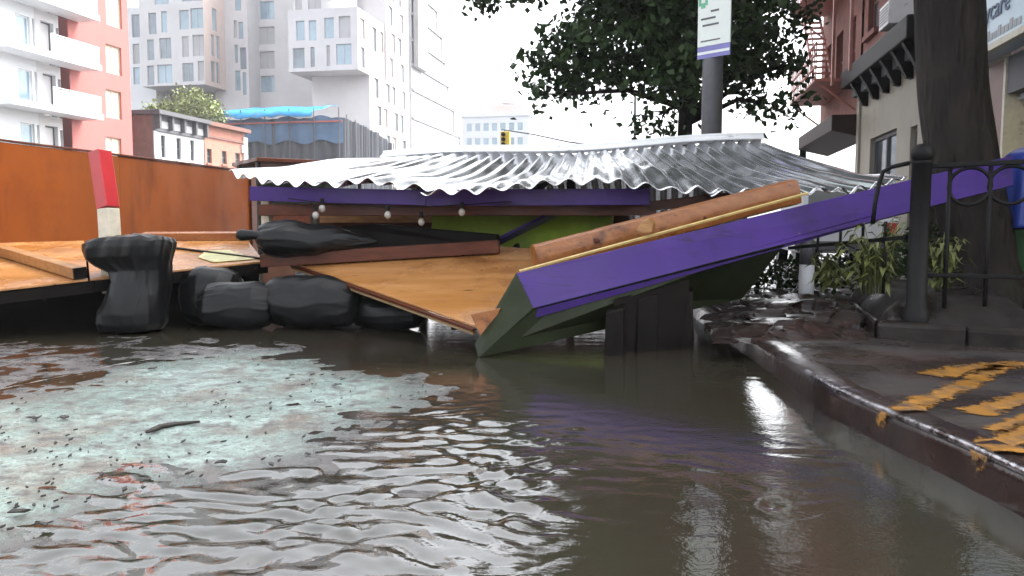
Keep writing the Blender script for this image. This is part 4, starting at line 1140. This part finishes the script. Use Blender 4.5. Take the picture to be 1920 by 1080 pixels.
# stained timber post resting on it
p0, p1 = P(1003, 484, 6.75), P(1488, 360, 7.15)
t = thing('timber_post', 'stout orange-brown timber post with knots lying along the purple panel', 'post', p0)
mb = MB(); rows = []; d_ = (p1 - p0).normalized(); sd = d_.cross(V((0, 0, 1))).normalized(); u_ = sd.cross(d_)
for i in range(41):
    c = p0.lerp(p1, i / 40); row = []
    for k in range(25):
        q = 2 * math.pi * (k % 24) / 24; rr = .115 / max(abs(math.cos(q)), abs(math.sin(q))) ** .55
        rr *= 1 + .035 * noise.noise(V((i * .3, math.cos(q) * 2, math.sin(q) * 2)))
        row.append(c + (sd * math.cos(q) + u_ * math.sin(q)) * rr)
    rows.append(row)
mb.grid(rows); n0 = len(rows) * 25
mb.f.append(list(range(24))); mb.f.append(list(range(40 * 25, 40 * 25 + 24)))
MB_post = mb.build('shaft', MT['timber'], t, smooth=True)
MB_post.modifiers.new('es', 'EDGE_SPLIT').split_angle = R(50)
for u, r_, dz in ((.22, .035, .02), (.63, .025, -.02)):
    c = p0.lerp(p1, u) + V((0, -.116, dz)); MB().sphere(c, r_, 10, 6, (1.7, .12, .7)).build('knot', MT['redwood'], MB_post, smooth=True)
q = [P(1193, 432, 6.5), P(1203, 416, 6.5), P(1215, 411, 6.5), P(1224, 422, 6.5), P(1222, 436, 6.5), P(1205, 438, 6.5)]
tag(MB().prism(q, V((.02, .09, .02))).build('wood_splinter', MT['plank'], bevel=.006), 'pale splintered block of wood caught between post and purple panel', 'wood block')

# dark footings under the panel
for (a, b, py, c, d_, lab) in ((1132, 1168, 668, 580, 6.3, 'dark post standing in the water under the purple panel, farthest from the kerb'), (1192, 1232, 660, 552, 6.6, 'dark middle post in the water under the purple panel'), (1248, 1298, 655, 545, 6.8, 'dark broad post in the water beside the kerb end')):
    g0, g1 = G(a, py), G(b, py); z = P(a, c, d_).z
    o = MB().hexa([g0 + V((0, 0, -.1)), g1 + V((0, .01, -.1)), g1 + V((.02, .2, -.1)), g0 + V((0, .2, -.1))], [V((g0.x + .01, g0.y + .03, z)), V((g1.x, g1.y + .03, z + .03)), V((g1.x, g1.y + .2, z + .06)), V((g0.x, g0.y + .2, z))]).build('timber_footing', MT['darkwood'], bevel=.01)
    tag(o, lab, 'post')
q = [G(1150, 661), G(1290, 654)]; q = [V((p.x, p.y + .0, -.1)) for p in q]  # dark board added to fill the gaps between the posts with black
tag(MB().hexa([q[0], q[1], q[1] + V((0, .03, 0)), q[0] + V((0, .03, 0))], [V((p.x, p.y + e, z_)) for p, e, z_ in ((q[0], .0, .42), (q[1], 0, .56), (q[1], .03, .56), (q[0], .03, .42))]).build('dark_filler_board', MT['darkwood']), 'added dark filler board between the posts under the purple panel', 'board')

# ================================================================== TREES, FENCE, SMALL THINGS
def leaf_mesh(name, lobes, per_m3, size, mat, parent, seed, clump=.42, n_leaf=34):
    rs = np.random.RandomState(seed); C = []
    for (c, r, sq) in lobes:
        n = max(3, int(per_m3 * 4.19 * r ** 3 * sq)); k = 0
        while k < n:
            p = rs.uniform(-1, 1, 3)
            l2 = (p ** 2).sum()
            if l2 > 1 or rs.rand() > .35 + .65 * l2: continue
            C.append(np.array(c) + p * np.array([r, r, r * sq])); k += 1
    C = np.array(C); N = len(C) * n_leaf
    ctr = np.repeat(C, n_leaf, 0) + rs.normal(0, clump * .5, (N, 3)) * np.array([1, 1, .7])
    d = rs.normal(0, 1, (N, 3)); d[:, 2] -= .5; d /= np.linalg.norm(d, axis=1)[:, None]
    u = rs.normal(0, 1, (N, 3)); u[:, 2] *= .5; u -= d * (u * d).sum(1)[:, None]; u /= np.linalg.norm(u, axis=1)[:, None]
    nn = np.cross(d, u); s = size * rs.uniform(.6, 1.35, N)[:, None]
    a = ctr - d * s * .5; b = ctr + d * s * .55; l = ctr - u * s * .36 + nn * s * .1 - d * s * .08; r_ = ctr + u * s * .36 + nn * s * .1 - d * s * .08
    v = np.stack([a, l, b, r_], 1).reshape(-1, 3) - np.array(ORG[parent.name])
    i = np.arange(N) * 4
    f = np.concatenate([np.stack([i, i + 1, i + 2], 1), np.stack([i, i + 2, i + 3], 1)])
    me = bpy.data.meshes.new(name); me.vertices.add(len(v)); me.vertices.foreach_set('co', v.ravel())
    me.loops.add(f.size); me.loops.foreach_set('vertex_index', f.ravel().astype(np.int32))
    me.polygons.add(len(f)); me.polygons.foreach_set('loop_start', (np.arange(len(f)) * 3).astype(np.int32))
    me.update(calc_edges=True); me.materials.append(mat)
    o = bpy.data.objects.new(name, me); COL.objects.link(o); o.parent = parent; ORG[o.name] = ORG[parent.name]
    return o, C
def limbs(parent, base, fork, lobes, r0, mat, seed, n_sub=3):
    rs = random.Random(seed); mb = MB()
    for (c, r, sq) in lobes:
        c = V(c); s = base.lerp(fork, rs.uniform(.75, 1)); mid = s.lerp(c, .5) + V((rs.uniform(-.2, .2), rs.uniform(-.2, .2), .25))
        rr = r0 * rs.uniform(.3, .5)
        mb.tube([s, s.lerp(mid, .5), mid, c], [rr, rr * .8, rr * .6, rr * .3], 7)
        for k in range(n_sub):
            e = c + V((rs.uniform(-1, 1), rs.uniform(-1, 1), rs.uniform(-.8, .8))) * r * .8
            mb.tube([mid.lerp(c, .6), mid.lerp(c, .8).lerp(e, .4), e], [rr * .35, rr * .25, rr * .1], 5)
    return mb.build('limbs', mat, parent, smooth=True)

# street tree over the roof
D = 16.0
b0 = P(1291, 470, D); b0.z = .12; fk = P(1288, 150, D)
t = thing('street_tree', 'leafy dark green street tree rising behind the corrugated roof', 'tree', b0)
LB = [(1075, 110, 15.2, .85, .8), (1035, 178, 15.0, .3, .7), (1180, 50, 15.5, 1.2, .9), (1110, 150, 16.2, .5, .7), (1285, 110, 15.0, 1.0, .9), (1235, 215, 15.6, .42, .9), (1300, 205, 16.6, .35, 1), (1400, 80, 15.4, .95, .9), (1445, 195, 15.2, .48, .8), (1400, 175, 16, .4, .8), (1450, 30, 16.2, .7, .9), (1480, 120, 15.4, .25, .8),
      (1200, -170, 16.5, 2.1, .9), (1380, -190, 16.8, 1.9, .9), (1310, -420, 16.5, 2.4, .9), (1060, -120, 16.8, 1.2, .8), (1300, -20, 18, 1.8, .8), (990, -14, 15.4, .22, .5), (905, -8, 15.6, .18, .4)]
lobes = [(tuple(P(a, b, d)), r, sq) for a, b, d, r, sq in LB]
tr = [b0, b0.lerp(fk, .35) + V((.06, 0, 0)), b0.lerp(fk, .7) + V((-.05, 0, 0)), fk, fk + V((.1, .2, 1.5)), fk + V((-.1, .3, 3.2))]
MB().tube(tr, [.2, .16, .15, .14, .11, .06], 12).build('trunk', MT['bark'], t, smooth=True)
limbs(t, b0, fk, lobes[:-2], .16, MT['bark'], 2)
leaf_mesh('crown', lobes, 11, .165, MT['leaf'], t, 4)

# thick tree behind the guard
b0 = P(1838, 545, 7.6); b0.z = .3
tp = [b0 + V((.03, 0, -.1)), P(1833, 440, 7.6), P(1810, 330, 7.6), P(1788, 180, 7.6), P(1782, 20, 7.6), P(1775, -160, 7.6), P(1770, -420, 7.7), P(1760, -700, 7.8)]
t = thing('thick_tree', 'thick dark tree trunk behind the iron tree guard by the kerb', 'tree', b0)
rows = []
for i in range(61):
    c = cat(tp, i / 60); q_ = i / 60; row = []
    r = .32 - .03 * q_ + .16 * max(0, .1 - q_) / .1
    for k in range(49):
        a = 2 * math.pi * (k % 48) / 48
        rr = r * (1 + .05 * noise.noise(V((math.cos(a) * 1.6, math.sin(a) * 1.6, c.z * .8))) + .03 * noise.noise(V((math.cos(a) * 9, math.sin(a) * 9, c.z * 1.6))))
        row.append(c + V((math.cos(a) * rr, math.sin(a) * rr, 0)))
    rows.append(row)
MB().grid(rows).build('trunk', MT['bark'], t, smooth=True)
top = tp[-1]
lobes = [((top.x + dx, top.y + dy, top.z + dz), r, .75) for dx, dy, dz, r in ((0, 0, 1.6, 2.2), (-2.2, .8, .9, 1.7), (2.0, .5, 1.0, 1.9), (.3, -2.4, .9, 1.9), (-.4, 2.4, 1.0, 1.7), (-2.0, -1.6, 1.3, 1.5), (.2, .2, 3.4, 2.0), (1.6, -3.6, .6, 1.4))]
limbs(t, b0, top, lobes, .3, MT['bark'], 5, 4)
leaf_mesh('crown', lobes, 4.2, .15, MT['leaf'], t, 8)

# pale tree behind the row houses
c = PX(338, 205, XF - 9)
t = thing('rooftop_tree', 'pale green tree showing above the white row house', 'tree', (c.x, c.y, 0))
lobes = [((c.x + dx, c.y + dy, c.z + dz), r, .75) for dx, dy, dz, r in ((-1.6, 0, -.2, 1.5), (.6, .5, .6, 1.6), (2.2, 1.5, -.2, 1.4), (-.2, 0, -1.2, 1.6), (-3.0, -.5, -.6, .9))]
MB().tube([(c.x, c.y, 0), (c.x + .1, c.y, c.z * .6), (c.x, c.y, c.z)], [.25, .2, .1], 8).build('trunk', MT['bark'], t, smooth=True)
limbs(t, V((c.x, c.y, 2)), V((c.x, c.y, c.z - 1.5)), lobes, .2, MT['bark'], 6, 2)
leaf_mesh('crown', lobes, 2.6, .3, MT['treeb'], t, 12, clump=.8, n_leaf=26)

# raised tree bed
g0, g1 = G(1640, 634, .15), G(2010, 662, .15)
back = V((.25, 2.6, 0))
t = thing('tree_bed', 'low dark tree bed with heaped soil beside the painted pavement', 'tree bed', (g0.x, g0.y, .15))
cr_ = [g0, g1, g1 + back, g0 + back]
zt_ = .49; e_ = .16
for i in range(4):
    a, b = cr_[i], cr_[(i + 1) % 4]; ctr = sum(cr_, V()) / 4
    a2, b2 = a + (ctr - a) * .09, b + (ctr - b) * .09
    L_ = (b - a).length; n_ = max(2, int(L_ / .8))
    for k in range(n_):
        u0, u1 = k / n_ + .003, (k + 1) / n_ - .003
        q = [a.lerp(b, u0), a.lerp(b, u1), a2.lerp(b2, u1), a2.lerp(b2, u0)]
        MB().hexa([V((p.x, p.y, .12)) for p in q], [V((p.x, p.y, .27 + .015 * rnd.random())) for p in q]).build('edging_stone', MT['soil'], t, bevel=.03)
rows = []
for i in range(30):
    row = []
    for k in range(24):
        u, w = .05 + .9 * i / 29, .04 + .92 * k / 23; p = cr_[0].lerp(cr_[1], u).lerp(cr_[3].lerp(cr_[2], u), w)
        ed = min(1, max(0, min(u - .05, .95 - u, w - .04, .96 - w) / .16)); row.append(V((p.x, p.y, .22 + .24 * ed ** .7 + .05 * noise.noise(p * 2.5) + .03 * noise.noise(p * 8))))
    rows.append(row)
MB().grid(rows).build('soil', MT['soil'], t, smooth=True, fix=False)
# mud washed over the pavement in front of the bed
rows = []
for i in range(50):
    row = []
    for k in range(40):
        px, py = 1335 + 350 * i / 49, 535 + 105 * k / 39; p = G(px, py, .15)
        e_ = math.sin(math.pi * i / 49) * math.sin(math.pi * k / 39)
        row.append(V((p.x + .25 * noise.noise(V((i * .3, k * .3, 0))), p.y, .13 + .15 * e_ ** .7 * (1 + .5 * noise.noise(p * 3)) + .03 * noise.noise(p * 9))))
    rows.append(row)
MB().grid(rows).build('mud', pmat('wet_mud', (.02, .013, .0105), .28, var=.4, scale=5, bump=.5, bscale=10, rvar=.2, col2=(.035, .021, .017)), smooth=True, fix=False)['kind'] = 'stuff'

# iron tree guard
DF = 5.95
pc = P(1719, 540, DF); pc.z = .49
t = thing('tree_guard', 'low black iron tree guard railing with rings around the thick tree', 'railing', pc)
def up_(px, py, d): p = P(px, py, d); return p
post = V((pc.x, pc.y, 0))
MB().tube([V((post.x, post.y, .14)), V((post.x, post.y, .36)), V((post.x, post.y, .38)), V((post.x, post.y, 1.44)), V((post.x, post.y, 1.46))], [.095, .095, .072, .068, .085], 14).build('corner_post', MT['iron'], t, smooth=True)
MB().sphere((post.x, post.y, 1.51), .08, 12, 8).build('finial', MT['iron'], t, smooth=True)
rr0, rr1 = P(1730, 312, DF), P(2080, 296, 5.45)
MB().beam(rr0, rr1, .05, .035).build('top_rail', MT['iron'], t, bevel=.006)
lr0, lr1 = rr0.copy(), rr1.copy(); lr0.z = lr1.z = .62
MB().beam(lr0, lr1, .04, .03).build('bottom_rail', MT['iron'], t, bevel=.006)
L_ = (rr1 - rr0).length; dr = (rr1 - rr0).normalized()
for px in (1786, 1866, 1945, 2020):
    u = (px - 1730) / 350; c = rr0.lerp(rr1, u); MB().tube([c - V((0, 0, .02)), V((c.x, c.y, .2))], .016, 8).build('picket', MT['iron'], t, smooth=True)
for px in (1826, 1905, 1983):
    u = (px - 1730) / 350; c = rr0.lerp(rr1, u) - V((0, 0, .16)); c = c + V((0, 0, 0)); ring = []
    for k in range(25):
        q = 2 * math.pi * k / 24; ring.append(c + dr * (.135 * math.cos(q)) + V((0, 0, .135 * math.sin(q))))
    MB().tube(ring, .013, 8, cap=False).build('ring', MT['iron'], t, smooth=True)
sr0 = P(1704, 306, DF + .02)
bend = [sr0, P(1672, 313, 6.1), P(1656, 322, 6.15), P(1648, 345, 6.15), P(1641, 380, 6.15), P(1636, 420, 6.15)]
MB().tube(bend, .017, 8).build('bent_rail', MT['iron'], t, smooth=True)
s1 = P(1480, 465, 7.9)
MB().beam(P(1700, 445, 6.0), s1, .03, .03).build('side_rail', MT['iron'], t)
for (px, d_) in ((1660, 6.3), (1618, 6.7), (1576, 7.1), (1534, 7.5)):
    a = P(px, 440, d_); MB().tube([V((a.x, a.y, .45)), V((a.x, a.y, 1.02))], .013, 8).build('picket', MT['iron'], t, smooth=True)

# weeds in the bed
def weed(name, label, px, py, d, h, n, spread, seed, grp=None):
    rs = random.Random(seed); b = P(px, py, d); b.z = .44
    t = thing(name, label, 'plant', b, grp); st = MB(); lf = MB()
    for k in range(n):
        a = rs.uniform(0, 6.28); s_ = rs.uniform(.2, 1) * spread; hh = h * rs.uniform(.55, 1)
        tip = b + V((math.cos(a) * s_, math.sin(a) * s_, hh)); mid = b.lerp(tip, .55) + V((0, 0, .1 * h))
        b1 = b + V((math.cos(a), math.sin(a), 0)) * s_ * .35
        pts = [b1, b1.lerp(mid, .6), mid, tip]
        st.tube(pts, [.007, .006, .005, .003], 5)
        for j in range(11):
            u = .2 + .8 * j / 10; c = cat(pts, u); q = rs.uniform(0, 6.28); L = rs.uniform(.08, .17); w = L * .17
            d_ = V((math.cos(q), math.sin(q), rs.uniform(-.7, .25))).normalized(); sd_ = d_.cross(V((0, 0, 1))).normalized()
            m_ = c + d_ * L * .45 + V((0, 0, .02)); e = c + d_ * L + V((0, 0, -.03))
            lf.f += [[len(lf.v), len(lf.v) + 1, len(lf.v) + 2], [len(lf.v), len(lf.v) + 2, len(lf.v) + 3], [len(lf.v) + 1, len(lf.v) + 4, len(lf.v) + 2], [len(lf.v) + 2, len(lf.v) + 4, len(lf.v) + 3]]
            lf.v += [c, m_ - sd_ * w, m_ - V((0, 0, .012)), m_ + sd_ * w, e]
    st.build('stems', MT['leaf2'], t, smooth=True); lf.build('foliage', MT['leaf2'], t, fix=False)
weed('leafy_weed', 'tall yellow-green weed drooping through the tree guard beside the post', 1640, 530, 6.45, .62, 15, .26, 1)
weed('leafy_weed', 'smaller leafy weed growing between the post and the thick trunk', 1762, 530, 6.6, .5, 10, .16, 2)
weed('leafy_weed', 'low straggling weed at the far end of the tree bed', 1560, 545, 7.0, .3, 9, .22, 3)

# dark shrub, added to cover the bright wet ground behind the bed
t = thing('filler_shrub', 'added dark low shrub behind the railing between the purple panel and the weeds', 'shrub', G(1540, 560, .15))
lobes = [(tuple(P(a, b, d)), r, .7) for a, b, d, r in ((1470, 510, 9.2, .3), (1540, 505, 8.8, .28), (1600, 515, 8.2, .25), (1420, 520, 9.6, .28), (1670, 490, 8.0, .32), (1740, 470, 8.4, .3))]
limbs(t, ORG[t.name], ORG[t.name] + V((0, .5, .25)), lobes, .04, MT['bark'], 3, 2)
leaf_mesh('foliage', lobes, 170, .07, MT['leaf'], t, 31, clump=.2, n_leaf=22)

# pale bin and things behind the guard
a = P(1512, 530, 8.2)
t = thing('grey_bollard', 'short grey bollard with white lower band behind the tree bed', 'bollard', (a.x, a.y, .15))
MB().tube([(a.x, a.y, .15), (a.x, a.y, P(1512, 496, 8.2).z)], .075, 14).build('white_band', MT['white'], t, smooth=True)
MB().tube([(a.x, a.y, P(1512, 496, 8.2).z + .002), (a.x, a.y, P(1512, 452, 8.2).z), (a.x, a.y, P(1512, 446, 8.2).z)], [.075, .075, .04], 14).build('grey_top', MT['galv'], t, smooth=True)
a = P(1588, 500, 15)
t = thing('parked_van', 'pale van parked beyond the tree bed, mostly hidden by weeds', 'van', (a.x - .2, a.y, .15))
def vb(lo, hi, nm, m, bev=.06, par=None):
    c = V((a.x, a.y, 0)); return MB().box(V(lo) + c, V(hi) + c).build(nm, m, par or t, bevel=bev)
vb((-.9, 0, .45), (.9, 4.2, 1.1), 'lower_body', MT['white']); cb = vb((-.82, .15, 1.1), (.82, 3.2, 1.85), 'cabin', MT['white'], .12)
vb((-.7, .13, 1.2), (.7, .149, 1.7), 'rear_window', MT['glassd'], 0, cb); vb((-.95, -.08, .5), (.95, .0, .68), 'bumper', MT['darkgrey'], .02)
for sx in (-.75, .75):
    vb((sx - .1, -.012, .8), (sx + .1, -.001, 1.02), 'tail_light', MT['red'], 0)
    for yy in (.8, 3.3): MB().tube([(a.x + sx - .1, a.y + yy, .45), (a.x + sx + .1, a.y + yy, .45)], .31, 16).build('wheel', MT['black'], t)
# blue crate / green tub at right edge
a = P(1925, 530, 7.6); zb_ = .15
t = thing('green_tub', 'green plastic tub at the right edge behind the tree guard', 'tub', (a.x, a.y, .3))
MB().tube([(a.x, a.y, .3), (a.x, a.y, .34), (a.x, a.y, .92), (a.x, a.y, .95), (a.x, a.y, .95), (a.x, a.y, .5)], [.2, .23, .28, .31, .27, .2], 20).build('bowl', MT['greenbox'], t, smooth=True)
rows = []
for i in range(29):
    u = i / 28; z = 1.72 - .76 * u ** 1.3; r0_ = float(np.interp(u, [0, .06, .16, .4, .8, 1], [.01, .12, .22, .275, .31, .345])); row = []
    for k in range(49):
        q = 2 * math.pi * (k % 48) / 48; r = r0_ * (1 + .09 * u * math.sin(6 * q + 1) + .06 * u * math.sin(11 * q) + .05 * noise.noise(V((math.cos(q) * 2, math.sin(q) * 2, z * 3))))
        row.append(V((a.x + r * math.cos(q), a.y + r * math.sin(q), z + .03 * noise.noise(V((q, z, 4))))))
    rows.append(row)
o = MB().grid(rows).build('blue_cover', MT['bluebox'], smooth=True, fix=False); o.modifiers.new('thick', 'SOLIDIFY').thickness = .006
tag(o, 'crumpled dark blue plastic cover standing over the green tub', 'cover')

# bus stop pole with sign
dP = 12.6
b0 = P(1331, 400, dP); b0.z = .12
t = thing('sign_pole', 'thick grey street pole in front of the leafy tree', 'pole', b0)
MB().tube([b0, V((b0.x, b0.y, P(1331, -300, dP).z))], [.165, .15], 16).build('shaft', MT['galv'], t, smooth=True)
MB().tube([b0, b0 + V((0, 0, .35))], [.26, .22], 16).build('base', MT['galv'], t, smooth=True)
dS = 12.2; c = P(1340, 40, dS)
sdir = (V((.82, -.57, 0))).normalized(); zb_ = P(1340, 106, dS).z; zm_ = P(1340, 84, dS).z; zt_ = P(1340, -60, dS).z; nS = V((-.57, -.82, 0)).normalized()
t2 = thing('stop_sign_board', 'white and green stop sign board with violet lower band on the grey pole', 'sign', (c.x, c.y, zb_))
c = V((c.x, c.y, 0)); hw = .285
def sb(u0, u1, z0, z1, off, th, nm, m, par):
    q = [c + sdir * u0, c + sdir * u1]; f_ = [q[0] + V((0, 0, z0)), q[1] + V((0, 0, z0)), q[1] + V((0, 0, z1)), q[0] + V((0, 0, z1))]
    return MB().hexa([p + nS * off for p in f_], [p + nS * (off + th) for p in f_]).build(nm, m, par)
bd = sb(-hw, hw, zm_ + .004, zt_, 0, .02, 'board', MT['signwhite'], t2)
bv = sb(-hw, hw, zb_, zm_, 0, .02, 'lower_band', MT['signviolet'], t2)
sb(-hw * .98, hw * .98, zb_ + .06, zb_ + .1, .0205, .003, 'pale_line', MT['signwhite'], bv)
sb(-hw * .8, hw * .4, zm_ + .07, zm_ + .09, .0205, .003, 'print_line', MT['darkgrey'], bd)
for k, (u0, u1) in enumerate(((-.7, .3), (-.8, .1), (-.2, .3))): sb(hw * u0, hw * u1, zm_ + .3 + .1 * k, zm_ + .33 + .1 * k, .0205, .003, 'print_line', MT['galv'], bd)
for u0, u1, z0, z1 in ((-.95, -.8, .62, 1.05), (-.55, -.4, .62, 1.05), (-.8, -.55, .58, .66)): sb(hw * u0, hw * u1, zm_ + z0, zm_ + z1, .0205, .004, 'green_mark', MT['signgreen'], bd)
sb(-.05, .05, zb_ + .1, zb_ + .2, -.25, .249, 'clamp', MT['galv'], t2); sb(-.05, .05, zt_ - .3, zt_ - .2, -.25, .249, 'clamp', MT['galv'], t2)

# debris on the lane
rs = random.Random(9)
for (px, py, s_, lab) in ((770, 718, .035, 'dark leaf at the pointed tip of the pale green lane paint'), (632, 728, .028, 'small dark leaf on the lane paint just short of the pointed tip'), (285, 697, .028, 'small dark leaf at the far edge of the lane below the draped bag'),
                          (120, 790, .036, 'dark rounded leaf lying beside the long twig on the lane'), (65, 791, .032, 'thin dark leaf next to the rounded leaf on the lane, further from the twig'), (38, 970, .032, 'dark leaf at the bottom corner of the lane, nearer the picture edge'),
                          (78, 995, .03, 'dark leaf lowest of all on the lane, at the bottom corner'), (415, 877, .024, 'tiny dark leaf at the near water edge of the lane')):
    g = G(px, py); a = rs.uniform(0, 6.28); d_ = V((math.cos(a), math.sin(a), 0)); n_ = V((-d_.y, d_.x, 0)); pts = []
    for q in range(9):
        th = 2 * math.pi * q / 9; r = s_ * (1.2 if q % 2 else .75); pts.append(g + d_ * r * math.cos(th) + n_ * r * .6 * math.sin(th) + V((0, 0, .016 + .012 * rs.random())))
    tag(MB().prism(pts, V((0, 0, .005))).build('fallen_leaf', MT['debris']), lab, 'leaf', 'leaves on the lane')
tw = [G(275, 818), G(300, 808), G(330, 802), G(375, 798)]
tag(MB().tube([p + V((0, 0, .02)) for p in tw], [.008, .014, .012, .006], 6).build('dark_twig', MT['debris'], smooth=True), 'long dark twig lying on the pale green lane paint', 'twig')
mb = MB(); cnt = 0
while cnt < 150:
    px, py = rs.uniform(-60, 820), rs.uniform(650, 1000); g = G(px, py)
    if not in_poly(np.array([g.x]), np.array([g.y]), LANEP)[0]: continue
    if noise.noise(V((g.x * 1.5, g.y * 1.5, 0))) < rs.uniform(-.5, .5): continue
    s_ = rs.uniform(.003, .009); a = rs.uniform(0, 3.14); d_ = V((math.cos(a), math.sin(a), .2)) * s_ * rs.uniform(1, 2.2); n_ = V((-d_.y, d_.x, 0)) * .5
    q = [g + d_, g + n_, g - d_, g - n_]; mb.prism([p + V((0, 0, .012)) for p in q], V((0, 0, .006))); cnt += 1
tag(mb.build('debris', MT['debris']), 'dark grit and leaf scraps washed over the lane', 'debris', kind='stuff')

# haze
hz = bpy.data.materials.new('haze'); hz.use_nodes = True
n, l = hz.node_tree.nodes, hz.node_tree.links
n.remove(n['Principled BSDF']); pv = n.new('ShaderNodeVolumePrincipled')
pv.inputs['Color'].default_value = (.93, .95, .98, 1); pv.inputs['Density'].default_value = HAZE
l.new(pv.outputs[0], n['Material Output'].inputs['Volume'])
o = MB().box((-960, -960, -1.6), (960, 960, 52)).build('haze', hz); o['kind'] = 'stuff'
